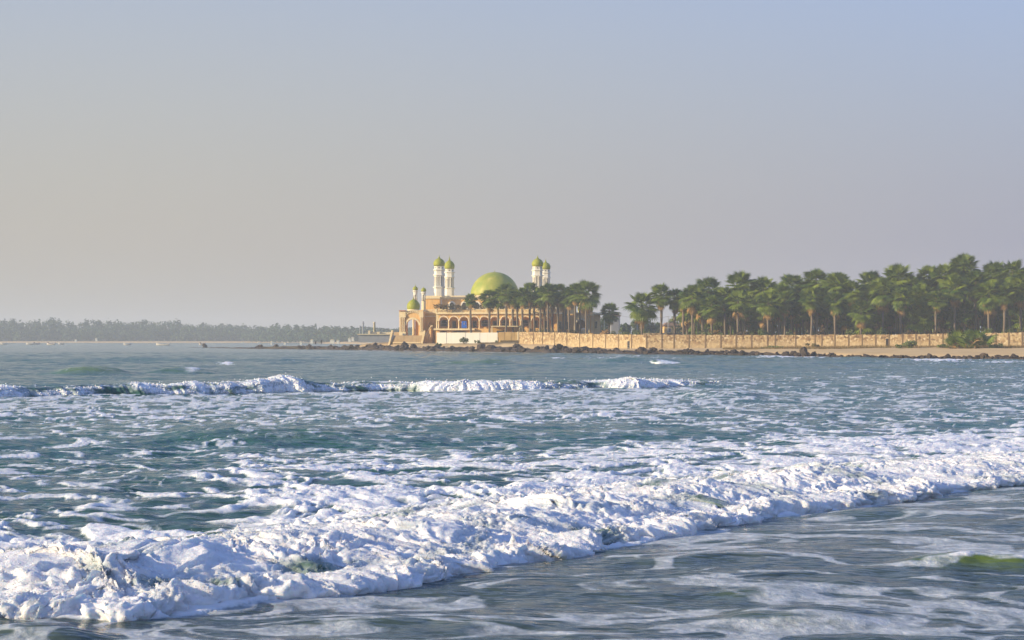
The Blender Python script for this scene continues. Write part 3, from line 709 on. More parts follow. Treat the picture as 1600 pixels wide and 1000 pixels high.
def minaret(px, Y, top, dome0, dome1, zb, w):
    """top: tip of the spike, dome0..dome1: rows of the dome, zb: row of the foot, w: shaft width (px)"""
    k = Y/FPX; cx = X(px, Y); z = lambda p: Z(p, Y); r = w*k/2
    e = empty('minaret', (0, 0, 0), 0, mosque); e.location = Vector((cx, Y, z(zb))) - mosque.location
    hgt = zb - dome1
    row = lambda f: z(dome1 + hgt*f)
    o8 = R(8)
    MB().lathe(cx, Y, [(r, z(zb)-2.5), (r, row(.74))], 6, o8, False).build('base_shaft', M['white'], e)
    MB().lathe(cx, Y, [(r*1.02, row(.745)), (r*1.22, row(.725)), (r*1.22, row(.70)), (r*1.05, row(.69))], 6, o8, False).build('lower_gallery', M['white'], e)
    MB().lathe(cx, Y, [(r*.62, row(.70)), (r*.62, row(.33))], 6, o8, False).build('inner_core', M['greywall'], e)
    for i in range(6):
        for dlt in (-.18, .18, math.pi/6):
            a = o8 + i*math.pi/3 + dlt + 0
            x, y = cx + r*(.88 if abs(dlt) < .3 else .80)*math.cos(a), Y + r*(.88 if abs(dlt) < .3 else .80)*math.sin(a)
            MB().lathe(x, y, [(r*.12, row(.70)), (r*.085, row(.67)), (r*.085, row(.37)), (r*.13, row(.34))], 6).build('column', M['white'], e)
    MB().lathe(cx, Y, [(r*.98, row(.35)), (r*.98, row(.33)), (r*1.2, row(.315)), (r*1.2, row(.295)), (r*1.0, row(.285))], 6, o8, False).build('middle_gallery', M['white'], e)
    MB().lathe(cx, Y, [(r*.97, row(.285)), (r*.97, row(.14))], 6, o8, False).build('upper_shaft', M['white'], e)
    MB().lathe(cx, Y, [(r*1.0, row(.155)), (r*1.2, row(.14)), (r*1.2, row(.12)), (r*.97, row(.11))], 6, o8, False).build('upper_gallery', M['white'], e)
    MB().lathe(cx, Y, [(r*.93, row(.115)), (r*.93, row(0))], 6, o8, False).build('drum', M['white'], e)
    for i in range(6):
        a = o8 + (i+.5)*math.pi/3; q = r*.93*math.cos(math.pi/6)+.015
        x, y = cx + q*math.cos(a), Y + q*math.sin(a)
        MB().lathe(x, y, [(.16, row(.075)), (.16, row(.045))], 8).build('round_opening', M['pane'], e)
    MB().lathe(cx, Y, onion(r*1.12, row(0), (dome1-dome0)*k), 20).build('dome', M['greendome'], e)
    finial(cx, Y, z(dome0), (dome0-top)*k, r*.22, e)
    return e
minaret(684.3, 568.6, 397, 402.5, 415, 462, 16.2)
minaret(700.8, 594, 397.5, 406, 419.5, 462, 14.6)
minaret(840.8, 568.6, 398.5, 404, 416.5, 464, 16.2)
minaret(853.6, 594, 404.5, 410, 421, 464, 14)

# prayer hall
def hall():
    y0, y1 = 566.5, 612.0
    k = y0/FPX; hx = lambda p: X(p, y0); hzz = lambda p: Z(p, y0)
    MB().box(hx(661), y0, hzz(500), hx(686), y1-.3, hzz(466.4)).build('side_block', M['peach'], mosque)
    MB().box(hx(686.02), y0+1.2, hzz(500), hx(868), y1, hzz(466.6)).build('hall_wall', M['peach'], mosque)
    c = MB(); c.box(hx(660.2), y0-.35, hzz(466.4), hx(686.4), y1+.2, hzz(463.6)); c.build('cornice', M['cream'], mosque)
    c = MB(); c.box(hx(686.5), y0+.85, hzz(466.6), hx(869), y1+.4, hzz(463.8)); c.build('cornice', M['cream'], mosque)
    c = MB(); c.box(hx(660.6), y0-.12, hzz(463.58), hx(868), y0+.12, hzz(461.6)); c.build('parapet', M['cream'], mosque)
    d = MB()
    for i in range(40):
        x = hx(687.5 + i*4.5)
        d.box(x, y0+1.0, hzz(468.2), x+.42, y0+1.2, hzz(466.62))
    t = d.build('dentils', M['cream'], mosque); t['kind'] = 'stuff'
    for i, p in enumerate(range(704, 868, 20)):
        w = empty('window', (0, 0, 0), 0, mosque); w.location = Vector((hx(p), y0+1.2, hzz(478))) - mosque.location
        MB().arc(hx(p), hzz(476), 3.7*k, 5.8*k, y0+.95, y0+1.25, 14).box(hx(p)-5.8*k, y0+.95, hzz(484), hx(p)-3.7*k, y0+1.25, hzz(476)).box(hx(p)+3.7*k, y0+.95, hzz(484), hx(p)+5.8*k, y0+1.25, hzz(476)).build('surround', M['white'], w)
        g = MB(); n = 14
        pts = [(hx(p)-3.75*k, hzz(484)), (hx(p)+3.75*k, hzz(484))] + [(hx(p)+3.75*k*math.cos(math.pi*j/n), hzz(476)+3.75*k*math.sin(math.pi*j/n)) for j in range(n+1)]
        g.prism(pts, y0+1.15, y0+1.19); g.build('pane', M['pane'], w)
    # great dome
    Yd = 590; kd = Yd/FPX; cx = X(773, Yd); r = 38.6*kd
    MB().lathe(cx, Yd, [(r*1.0, Z(475, Yd)), (r*1.0, Z(463.5, Yd)), (r*1.03, Z(463.4, Yd)), (r*1.03, Z(461.8, Yd)), (r*.98, Z(461.7, Yd))], 48, 0, False).build('dome_drum', M['cream'], mosque)
    prof = []
    for i in range(19):
        a = math.pi/2*i/18; prof.append((max(.02, r*.985*math.cos(a)), Z(461.8, Yd) + (461.8-425)*kd*math.sin(a)))
    MB().lathe(cx, Yd, prof, 48).build('main_dome', M['bigdome'], mosque)
    finial(cx, Yd, Z(425.4, Yd), .7, .25, mosque)
hall()

# terrace and lower arcade
def arcade():
    yf, yb = 553.0, 553.6
    ybk = 557.6
    cols = [685 + 16.1*i for i in range(12)]
    x0 = mx(681.0)
    MB().box(mx(681), 550.2, mz(538), mx(870), 565, mz(513.6)).build('podium', M['peach'], mosque)
    for i in range(11):
        a, b = cols[i], cols[i+1]
        MB().bay(mx(a), mx(b), mz(513.5), mz(491.2), mx((a+b)/2), 6.9*KM, mz(513.5), mz(501.5), yf, yb, 12, 5.6*KM).build('arcade_bay', M['peach'], mosque)
        MB().arc(mx((a+b)/2), mz(501.5), 6.85*KM, 7.9*KM, yf-.09, yf+.02, 14).build('arch_trim', M['white'], mosque)
        w = empty('window', (0, 0, 0), 0, mosque); w.location = Vector((mx((a+b)/2), ybk, mz(506))) - mosque.location
        c = mx((a+b)/2)
        if i in (0, 4, 6, 8):
            MB().bay(c-1.1, c+1.1, mz(510), mz(500.4), c, .85, mz(509.5), mz(504.5), ybk-.14, ybk-.02, 8).build('frame', M['frame'], w)
            MB().box(c-.9, ybk-.055, mz(509.6), c+.9, ybk-.03, mz(500.3)).build('pane', M['pane'], w)
            MB().box(c-.9, ybk-.16, mz(506.2), c+.9, ybk-.10, mz(505.7)).build('glazing_bar', M['frame'], w)
        else:
            f = MB().box(c-.62, ybk-.14, mz(512.5), c-.5, ybk-.02, mz(502)).box(c+.5, ybk-.14, mz(512.5), c+.62, ybk-.02, mz(502)).box(c-.62, ybk-.14, mz(502), c+.62, ybk-.02, mz(501.3))
            f.build('frame', M['frame'], w)
            MB().box(c-.5, ybk-.055, mz(512.5), c+.5, ybk-.03, mz(502)).build('pane', M['pane'], w)
    MB().box(mx(681), yf, mz(513.5), mx(685)-.01, yb, mz(491.2)).build('end_pier', M['cream'], mosque)
    MB().box(mx(681), ybk, mz(513.5), mx(866), ybk+.4, mz(491.2)).build('back_wall', M['peach'], mosque)
    for a in [682.2] + cols:
        MB().lathe(mx(a), yf-.16, [(.28, mz(513.55)), (.28, mz(512.6)), (.17, mz(512.2)), (.15, mz(503)), (.26, mz(501.8)), (.28, mz(501.2))], 10).build('column', M['cream'], mosque)
    MB().box(mx(680.2), 552.3, mz(491.2), mx(868), 566.4, mz(488.6)).build('terrace_slab', M['cream'], mosque)
    MB().box(mx(678), 549.2, mz(516.0), mx(742), 551.4, mz(513.55)).build('ledge', M['cream'], mosque)
    for p, hw in ((693, 6), (718, 13)):
        c = mx(p); pts = [(c+hw*KM*math.cos(math.pi*j/12), mz(519.5)+2.4*KM*math.sin(math.pi*j/12)) for j in range(13)]
        MB().prism(pts, 550.14, 550.19).build('low_opening', M['door'], mosque)
    # balustrade in runs between square posts
    runs = [680.6, 720.5, 760.5, 800.5, 840.5, 868]
    for a, b in zip(runs, runs[1:]):
        m = MB(); yy = 552.9
        m.box(mx(a), yy-.12, mz(484.6), mx(b), yy+.12, mz(483.4)).box(mx(a), yy-.12, mz(488.6), mx(b), yy+.12, mz(487.9))
        n = int((b-a)/2.1)
        for i in range(n):
            x = mx(a + (i+.5)*(b-a)/n); m.lathe(x, yy, [(.10, mz(487.9)), (.17, mz(486.7)), (.08, mz(485.4)), (.13, mz(484.6))], 6)
        m.build('balustrade', M['cream'], mosque)
        MB().box(mx(a)-.28, yy-.28, mz(488.6), mx(a)+.28, yy+.28, mz(482.2)).build('balustrade_post', M['cream'], mosque)
    # the recessed stretch between the porch and the arcade
    yw = 556.8
    MB().bay(mx(660), mx(681.0), mz(538), mz(489.5), mx(672.6), 4.6*KM, mz(514), mz(507.5), yw, yw+.5).build('link_wall', M['yellow'], mosque)
    MB().box(mx(667), yw+.52, mz(514.5), mx(678), yw+.62, mz(501)).build('niche_door', M['yellow'], mosque)
    MB().box(mx(660), yw-.3, mz(495), mx(681), yw-.02, mz(493.6)).build('string_course', M['cream'], mosque)
    m = MB(); m.box(mx(660), yw-.12, mz(484.6), mx(680.3), yw+.12, mz(483.6)).box(mx(660), yw-.12, mz(489.4), mx(680.3), yw+.12, mz(488))
    for i in range(9): m.lathe(mx(661.2+i*2.15), yw, [(.10, mz(488)), (.17, mz(486.7)), (.08, mz(485.4)), (.13, mz(484.6))], 6)
    m.build('balustrade', M['cream'], mosque)
    MB().box(mx(660), yw+.55, mz(538), mx(681), 566.2, mz(489.45)).build('link_block', M['peach'], mosque)
    # outside stair
    st = empty('outside_stair', (0, 0, 0), 0, mosque); st.location = Vector((mx(668), 554, mz(537))) - mosque.location
    for i in range(12):
        f = i/11; xx = mx(661.5 + 12*f)
        MB().box(xx, 553.2, mz(537), xx+mx(801)-mx(800) - .01, 556.2, mz(534 - 20*f)).build('step', M['concrete'], st)
    MB().prism([(mx(661), mz(537)), (mx(674), mz(537)), (mx(674), mz(510)), (mx(661), mz(531))], 552.8, 553.15).build('stair_wall', M['peach'], st)
    MB().prism([(mx(661), mz(529.5)), (mx(674), mz(508.5)), (mx(676.5), mz(508.5)), (mx(676.5), mz(510.2)), (mx(674.2), mz(510.2)), (mx(661), mz(531))], 552.7, 553.25).build('handrail', M['cream'], st)
arcade()

def porch():
    y0 = 552.0
    # stone platform with its sloping flank and steps
    MB().prism([(mx(612), mz(539)), (mx(660.5), mz(539)), (mx(660.5), mz(524.2)), (mx(618), mz(524.2))], y0-2.2, y0+14).build('platform', M['concrete'], mosque)
    for i in range(9):
        f = i/8
        MB().box(mx(609+5.6*f), y0-1.6, mz(539), mx(610.2+5.6*f) if i < 8 else mx(618), y0+9, mz(536-11.2*f)).build('step', M['concrete'], mosque)
    MB().prism([(mx(605.5), mz(539)), (mx(608), mz(539)), (mx(613), mz(518.5)), (mx(613), mz(516.2)), (mx(610.8), mz(516.2))], y0-2.6, y0-1.7).build('stair_parapet', M['cream'], mosque)
    MB().prism([(mx(657), mz(539)), (mx(660), mz(539)), (mx(664.5), mz(519)), (mx(664.5), mz(516.5)), (mx(662), mz(516.5))], y0-2.9, y0-2.25).build('stair_parapet', M['cream'], mosque)
    MB().box(mx(613), y0-2.5, mz(536.2), mx(657), y0-2.22, mz(534.6)).build('plinth_course', M['cream'], mosque)
    MB().box(mx(613.5), y0+1, mz(524.1), mx(622.5), y0+1.4, mz(519)).build('parapet_wall', M['concrete'], mosque)
    # piers with engaged columns
    for a, b, cs in ((623, 632.2, (624.6, 627.6, 630.7)), (655.2, 660.2, (656.6, 659.2))):
        MB().box(mx(a), y0+.2, mz(524.15), mx(b), y0+3.4, mz(485)).build('pier', M['peach'], mosque)
        MB().box(mx(a)-.12, y0-.2, mz(524.15), mx(b)+.12, y0+.18, mz(518.5)).build('pier_base', M['cream'], mosque)
        MB().box(mx(a)-.15, y0-.25, mz(496), mx(b)+.15, y0+.18, mz(493.4)).build('pier_capital', M['cream'], mosque)
        MB().box(mx(a)-.1, y0-.1, mz(493.3), mx(b)+.1, y0+.19, mz(486.6)).build('pier_block', M['cream'], mosque)
        for c in cs:
            MB().lathe(mx(c), y0-.02, [(.24, mz(518.5)), (.17, mz(517.6)), (.15, mz(498)), (.24, mz(496))], 10).build('column', M['cream'], mosque)
    MB().box(mx(622.2), y0-.4, mz(486.5), mx(633), y0+3.6, mz(485.4)).build('red_coping', M['red'], mosque)
    MB().bay(mx(632.25), mx(655.15), mz(524.15), mz(486), mx(643.6), 9.4*KM, mz(524.1), mz(508.5), y0+.3, y0+1.3, 16).build('arch_wall', M['peach'], mosque)
    MB().arc(mx(643.6), mz(508.5), 9.5*KM, 12.2*KM, y0+.12, y0+.32, 20).build('arch_ring', M['cream'], mosque)
    n = 13
    for i in range(n):
        a = math.pi*(.1 + .8*(i+.5)/n)
        MB().arc(mx(643.6), mz(502), 13.2*KM, 16.2*KM, y0+.05, y0+.31, 2, a-.055, a+.055).build('voussoir', M['cream'], mosque)
    MB().arc(mx(643.6), mz(502), 16.3*KM, 17.4*KM, y0-.05, y0+.31, 20, .25, math.pi-.25).build('hood_mould', M['cream'], mosque)
    # rear of the porch, seen through the arch
    MB().box(mx(645.6), y0+9, mz(524.15), mx(661), y0+9.6, mz(487)).build('rear_wall', M['peach'], mosque)
    MB().lathe(mx(643), y0+8.6, [(.42, mz(524.1)), (.36, mz(522)), (.33, mz(495)), (.45, mz(493)), (.45, mz(487))], 12).build('rear_column', M['cream'], mosque)
    MB().box(mx(624), y0+8.2, mz(524.15), mx(631), y0+9.6, mz(487)).build('rear_pier', M['peach'], mosque)
    MB().box(mx(632.3), y0+.32, mz(487), mx(660.5), y0+10, mz(485.2)).build('porch_roof', M['cream'], mosque)
    # dome
    cx, cy = mx(644), y0+4.6
    MB().lathe(cx, cy, [(9.6*KM, mz(485.25)), (9.6*KM, mz(483.4)), (9.1*KM, mz(483.2))], 24, 0, False).build('porch_drum', M['cream'], mosque)
    MB().lathe(cx, cy, onion(10.3*KM, mz(483.5), 16*KM), 28).build('porch_dome', M['greendome'], mosque)
    finial(cx, cy, mz(467.8), 1.1, .28, mosque)
    for p, Y, tip, d0, d1, zb in ((646, 566, 442, 446.5, 452.6, 486), (659.4, 563, 446.3, 449, 455, 489)):
        e = empty('turret', (0, 0, 0), 0, mosque); e.location = Vector((X(p, Y), Y, Z(zb, Y))) - mosque.location
        k = Y/FPX; cx = X(p, Y); r = 3.3*k
        MB().lathe(cx, Y, [(r, Z(zb, Y)-1), (r, Z(470, Y))], 8, .4, False).build('shaft', M['cream'], e)
        for i in range(6):
            a = i*math.pi/3+.3
            MB().lathe(cx+r*.8*math.cos(a), Y+r*.8*math.sin(a), [(.1, Z(470, Y)), (.1, Z(460, Y))], 6).build('column', M['white'], e)
        MB().lathe(cx, Y, [(r*.6, Z(470, Y)), (r*.6, Z(460, Y))], 8).build('inner_core', M['cream'], e)
        MB().lathe(cx, Y, [(r*.9, Z(460.2, Y)), (r, Z(d1+2.8, Y)), (r*1.35, Z(d1+2.3, Y)), (r*1.35, Z(d1+1.2, Y)), (r*.95, Z(d1+.9, Y)), (r*.95, Z(d1-.1, Y))], 8, .4, False).build('gallery', M['white'], e)
        MB().lathe(cx, Y, onion(4.2*k, Z(d1, Y), (d1-d0)*k), 16).build('dome', M['greendome'], e)
        finial(cx, Y, Z(d0+.2, Y), (d0-tip)*k, .14, e)
porch()

def right_wing():
    y0 = 556.0
    MB().box(mx(866.2), y0, mz(526), mx(896.5), 590, mz(491)).build('wing_wall', M['peach'], mosque)
    for p in (875, 887):
        w = empty('window', (0, 0, 0), 0, mosque); w.location = Vector((mx(p), y0, mz(510))) - mosque.location
        MB().box(mx(p)-.7, y0-.1, mz(515), mx(p)+.7, y0-.02, mz(503)).build('frame', M['frame'], w)
        MB().box(mx(p)-.55, y0-.13, mz(514.4), mx(p)+.55, y0-.11, mz(503.6)).build('pane', M['pane'], w)
    MB().bay(mx(896.6), mx(918.6), mz(526), mz(491.5), mx(907.6), 7.8*KM, mz(526), mz(508), y0-3, y0-2).build('arch_wall', M['cream'], mosque)
    MB().box(mx(897), y0-.6, mz(526), mx(918.5), y0-.3, mz(492)).build('rear_wall', M['door'], mosque)
    MB().arc(mx(907.6), mz(508), 7.85*KM, 10*KM, y0-3.12, y0-2.98, 18).build('arch_ring', M['white'], mosque)
    MB().box(mx(918.7), y0-3.1, mz(526), mx(927), y0+12, mz(490)).build('pier', M['peach'], mosque)
    MB().box(mx(916.5), y0-3.4, mz(494.5), mx(927.6), y0-3.12, mz(488.6)).build('pier_block', M['cream'], mosque)
    for c in (920.5, 924.5):
        MB().lathe(mx(c), y0-3.25, [(.24, mz(520)), (.17, mz(518)), (.15, mz(498)), (.24, mz(496))], 10).build('column', M['cream'], mosque)
    MB().box(mx(927.05), y0-.5, mz(526), mx(939), y0+14, mz(492)).build('side_block', M['peach'], mosque)
    w = empty('window', (0, 0, 0), 0, mosque); w.location = Vector((mx(930.5), y0-.5, mz(508))) - mosque.location
    MB().box(mx(927.4), y0-.62, mz(513.5), mx(933.6), y0-.52, mz(502.5)).build('frame', M['frame'], w)
    MB().box(mx(928), y0-.66, mz(513), mx(933), y0-.63, mz(503)).build('pane', M['pane'], w)
    MB().box(mx(896), y0-3.3, mz(491.4), mx(928), y0+13, mz(488.9)).build('porch_roof', M['cream'], mosque)
    MB().box(mx(926.5), y0-.8, mz(492), mx(939.8), y0+14.2, mz(490.9)).build('coping', M['cream'], mosque)
    MB().lathe(mx(916), y0+4, [(11.5*KM, mz(488.85)), (11.5*KM, mz(487.4))], 24, 0, False).build('porch_drum', M['cream'], mosque)
    MB().lathe(mx(916), y0+4, onion(12.2*KM, mz(487.5), 13.5*KM), 28).build('porch_dome', M['greendome'], mosque)
    finial(mx(916), y0+4, mz(474.2), 1, .28, mosque)
right_wing()

# the building is turned a little, so that its fronts look towards the left and its right ends show
TURN = R(-10)
def turn_mosque():
    for ch in mosque.children:
        if ch.type == 'MESH' and ch.location.length == 0:
            ys = [v.co.y for v in ch.data.vertices]; ly = min(ys)
            xs = [v.co.x for v in ch.data.vertices]
            if ch.name.split('.')[0] in ('main_dome', 'dome_drum', 'porch_dome', 'porch_drum', 'finial', 'column', 'rear_column'): ly = (min(ys)+max(ys))/2
            if ch.name.split('.')[0] in ('side_block', 'hall_wall', 'cornice', 'parapet', 'dentils'): ly = 7.0
        else:
            ly = ch.location.y
            if ch.name.split('.')[0] == 'window' and ly > 5: ly = 7.0
        ch.location.x += -math.sin(-TURN)/math.cos(TURN)*ly
    mosque.rotation_euler = (0, 0, TURN)
turn_mosque()
# blue cloth hung in the third arch of the arcade
def cloth():
    Y = 552.55; n = 8; v = []; f = []
    for j in range(5):
        for i in range(n+1):
            px = 721.3 + 7.6*i/n; py = 502 + 10.6*j/4
            v.append((mx(px) + .02*j*math.sin(i), Y + .06*math.sin(i*1.9+j*.5), mz(py) + (.05*math.sin(i*2.3) if j == 4 else 0)))
    v2 = [(a, b+.02, c) for a, b, c in v]
    for j in range(4):
        for i in range(n):
            q = j*(n+1)+i; f.append((q, q+1, q+n+2, q+n+1)); f.append((q+45, q+n+1+45, q+n+2+45, q+1+45))
    mb = MB(); mb.add(v+v2, f, True)
    c = mb.build('hanging_cloth', M['blue'], origin=(mx(725), Y, mz(502)), recalc=False)
    # two small pale marks on it
    MB().box(mx(725.2), Y-.12, mz(507.2), mx(725.8), Y-.09, mz(504.6)).build('pale_mark', M['cream'], c)
    c.parent = None
    Mt = Matrix.Translation(mosque.location) @ Matrix.Rotation(TURN, 4, 'Z') @ Matrix.Translation(-mosque.location)
    lx = c.location.y - mosque.location.y
    c.matrix_world = Mt @ Matrix.Translation((-math.sin(-TURN)/math.cos(TURN)*lx, 0, 0)) @ Matrix.Translation(c.location)
    tag(c, 'bright blue cloth hanging in the third arch of the mosque arcade', 'cloth')
cloth()

# ------------------------------------------------------------------ white wall, tan wall and long stone wall
def white_wall():
    Y = 525; z0 = float(ground(X(730, Y), Y))-.6; k = Y/FPX
    e = empty('whitewashed_wall', (X(730, Y), Y, z0)); tag(e, 'plain whitewashed garden wall in front of the mosque arcade', 'wall')
    ed = [681.3, 697, 713, 727, 738.5, 750, 762, 778.2]
    for i, (a, b) in enumerate(zip(ed, ed[1:])):
        MB().box(X(a, Y)+.02, Y+(.06 if i % 2 else 0), z0, X(b, Y)-.02, Y+.45, Z(519.6+.15*(i % 2), Y)).build('wall_panel', M['whitewall'], e)
    e.rotation_euler = (0, 0, R(-9))
    Y2 = 521
    e = empty('tan_plastered_wall', (X(795, Y2), Y2, z0)); tag(e, 'short tan plastered wall with dark stains beside the whitewashed wall', 'wall')
    ed = [778.6, 788.4, 798.6, 808.4]
    m_ = rough_mat('stained_tan_plaster', (.60, .40, .16), (.44, .27, .10), .45, .95, .2, .05, .5)
    for a, b in zip(ed, ed[1:]):
        MB().box(X(a, Y2)+.03, Y2, z0-.6, X(b, Y2)-.03, Y2+.4, Z(519.0+random.uniform(-.3, .3), Y2)).build('wall_panel', m_, e)
    e.rotation_euler = (0, 0, R(-9))
    MB().box(X(808.4, Y2), Y2-.12, z0-.6, X(810.4, Y2), Y2+.45, Z(518.2, Y2)).build('post', M['cream'], e)
white_wall()

def stone_wall():
    e = empty('stone_boundary_wall', (50, 440, 0.5)); tag(e, 'long tan rubble stone wall with concrete posts behind the beach', 'wall')
    rng = random.Random(3)
    posts = [811]; p = 811
    given = [834, 848, 867, 886, 906, 926.5, 946.5, 967, 987, 1010, 1034, 1053, 1076.5, 1102, 1126, 1150, 1174, 1199, 1211, 1243, 1273.5, 1284, 1304.5, 1326, 1347, 1368, 1389, 1410, 1431, 1452, 1473, 1494, 1515, 1536, 1556, 1576, 1597, 1618, 1640, 1662, 1685, 1708, 1732, 1757, 1783, 1810]
    posts += given
    def wpt(px):
        t = (px-800)/FPX
        lo, hi = 400.0, 520.0
        for _ in range(40):
            m = (lo+hi)/2
            if m > wall_y(t*m): hi = m
            else: lo = m
        return t*lo, lo
    topy = lambda px: np.interp(px, [808, 870, 905, 950, 1000, 1200, 1400, 1520, 1600, 1810], [518.6, 519.2, 521.4, 522.3, 522.8, 523.4, 522.6, 520.6, 519.4, 516])
    P2 = [wpt(p) for p in posts]
    for i in range(len(posts)-1):
        (xa, ya), (xb, yb) = P2[i], P2[i+1]
        dx, dy = xb-xa, yb-ya; l = math.hypot(dx, dy); tx, ty = dx/l, dy/l; nx, ny = ty, -tx
        if ny > 0: nx, ny = -nx, -ny
        n = 6; v = []; f = []
        xa_, ya_, l_ = xa+tx*.14, ya+ty*.14, l-.28
        z0 = float(ground(xa, ya))-.8
        for j in range(n+1):
            s = l_*j/n; x = xa_+tx*s; y = ya_+ty*s
            zt = Z(float(topy(posts[i]+(posts[i+1]-posts[i])*j/n)), y) + rng.uniform(-.10, .06)
            for (o, z) in ((.0, z0), (.0, zt), (-.4, zt+rng.uniform(-.03, .03)), (-.4, z0)):
                v.append((x+nx*o, y+ny*o, z))
        for j in range(n):
            b = 4*j; f += [(b, b+4, b+5, b+1), (b+1, b+5, b+6, b+2), (b+2, b+6, b+7, b+3)]
        f += [(0, 1, 2, 3), (4*n+3, 4*n+2, 4*n+1, 4*n)]
        mb = MB(); mb.add(v, f); mb.build('wall_panel', M['stone'], e)
    for (x, y), p in zip(P2, posts):
        w = .15; z0 = float(ground(x, y))-.8; zt = Z(float(topy(p))-.5, y)
        MB().box(x-w, y-.12, z0, x+w, y+.42, zt).build('post', M['post'], e)
    # barred opening and narrow dark doorway
    x, y = wpt(983); y -= .12; zt, zb = Z(533, y), Z(544.5, y); wd = 2.9*y/FPX
    o = MB().box(x-wd, y-.05, zb, x+wd, y+.10, zt).build('dark_opening', M['pane'], e)
    for i in range(4):
        zz = zb + (zt-zb)*(i+.5)/4
        MB().box(x-wd, y-.1, zz-.07, x+wd, y-.055, zz+.07).build('bar', M['greywall'], o)
    x, y = wpt(1386); y -= .15; zt, zb = Z(529.5, y), Z(543, y); wd = 2.0*y/FPX
    o = MB().box(x-wd, y-.12, zb, x+wd, y+.12, zt).build('narrow_door', M['iron'], e)
    MB().box(x-wd-.15, y-.16, zt, x+wd+.15, y+.12, zt+.18).build('lintel', M['concrete'], o)
    # a lower stretch of wall behind
    Y = 476
    e2 = empty('inner_wall', (X(1022, Y), Y, 1)); tag(e2, 'short low sandy wall behind the stone wall under the first grove palms', 'wall')
    MB().box(X(1005, Y), Y, 0, X(1042, Y), Y+.4, Z(520.3, Y)).build('wall_panel', M['stone'], e2)
    MB().box(X(1042.5, Y), Y+.2, 0, X(1070, Y), Y+.6, Z(521, Y)).build('dark_panel', M['iron'], e2)
stone_wall()

# ------------------------------------------------------------------ small structures
def tank():
    Y = 540; k = Y/FPX; cx = X(913.6, Y); r = 5.4*k
    e = empty('water_tank', (cx, Y, Z(526, Y))); tag(e, 'white cylindrical water tank behind the stone wall by the right porch', 'water tank')
    MB().lathe(cx, Y, [(r, Z(528, Y)), (r, Z(514.5, Y)), (r*1.04, Z(514.4, Y)), (r*1.04, Z(513.6, Y)), (r*.9, Z(513.2, Y))], 24).build('body', M['white'], e)
    MB().lathe(cx, Y, [(r*.4, Z(513.2, Y)), (r*.4, Z(512.4, Y))], 14).build('lid', M['white'], e)
tank()
def pavilion():
    Y = 540; e = empty('garden_pavilion', (X(791, Y), Y, Z(526, Y))); tag(e, 'low flat roofed garden pavilion between the arcade and the tan wall', 'pavilion')
    MB().box(X(767, Y), Y-1.6, Z(510.8, Y), X(814, Y), Y+3, Z(509, Y)).build('roof', M['cream'], e)
    MB().box(X(767, Y)+.2, Y+1.6, Z(527, Y), X(814, Y)-.2, Y+2, Z(510.85, Y)).build('wall', M['yellow'], e)
    for p in (768.6, 790.5, 812): MB().box(X(p, Y)-.2, Y-1.4, Z(527, Y), X(p, Y)+.2, Y-1.0, Z(510.85, Y)).build('post', M['cream'], e)
    MB().box(X(776, Y), Y+1.5, Z(520, Y), X(788, Y), Y+1.58, Z(516.5, Y)).build('opening', M['pane'], e)
pavilion()
def house(px0, px1, top, Y, label, roofm, wallm, eave=.5, nw=2):
    zb = -1; x0, x1 = X(px0, Y), X(px1, Y); zt = Z(top, Y); h = 1.1
    e = empty('house', ((x0+x1)/2, Y, zb)); tag(e, label, 'house')
    MB().box(x0, Y, zb, x1, Y+7, zt-h).build('wall', M[wallm], e)
    MB().prism([(x0-eave, zt-h), (x1+eave, zt-h), (x1-.6, zt), (x0+.6, zt)], Y-eave, Y+7+eave).build('roof', M[roofm], e)
    for i in range(nw):
        x = x0 + (x1-x0)*(i+.5)/nw; w = MB().box(x-.55, Y-.08, zt-h-2, x+.55, Y-.01, zt-h-.7).build('window', M['frame'], e)
        MB().box(x-.42, Y-.1, zt-h-1.9, x+.42, Y-.085, zt-h-.8).build('pane', M['pane'], w)
house(955, 969, 489, 640, 'grey walled house behind the small lone palm beside the mosque', 'tinroof', 'greywall', .3, 1)
house(1038, 1082, 504, 620, 'low brown roofed house seen between the trunks of the first grove palms', 'tinroof', 'peach', .5, 3)
def power_line():
    e = empty('power_line', (0, 0, 0)); tag(e, 'thin power line on grey poles running behind the palms right of the mosque', 'power line')
    Y = 590; ps = [944, 967.5, 995.5, 1044]
    tops = []
    for p, t in zip(ps, (491, 491.5, 493, 494)):
        x = X(p, Y); po = MB().tube([(x, Y, 0), (x, Y, Z(t, Y))], [.13, .09], 6).build('pole', M['frame'], e)
        MB().box(x-.6, Y-.06, Z(t+1.2, Y), x+.6, Y+.06, Z(t+.6, Y)).build('crossarm', M['frame'], po)
        tops.append((x, Z(t+.5, Y)))
    for (xa, za), (xb, zb) in zip(tops, tops[1:]):
        MB().tube([(xa+(xb-xa)*i/8, Y, za+(zb-za)*i/8 - .5*(1-((i-4)/4)**2)) for i in range(9)], .025, 4).build('wire', M['iron'], e)
power_line()

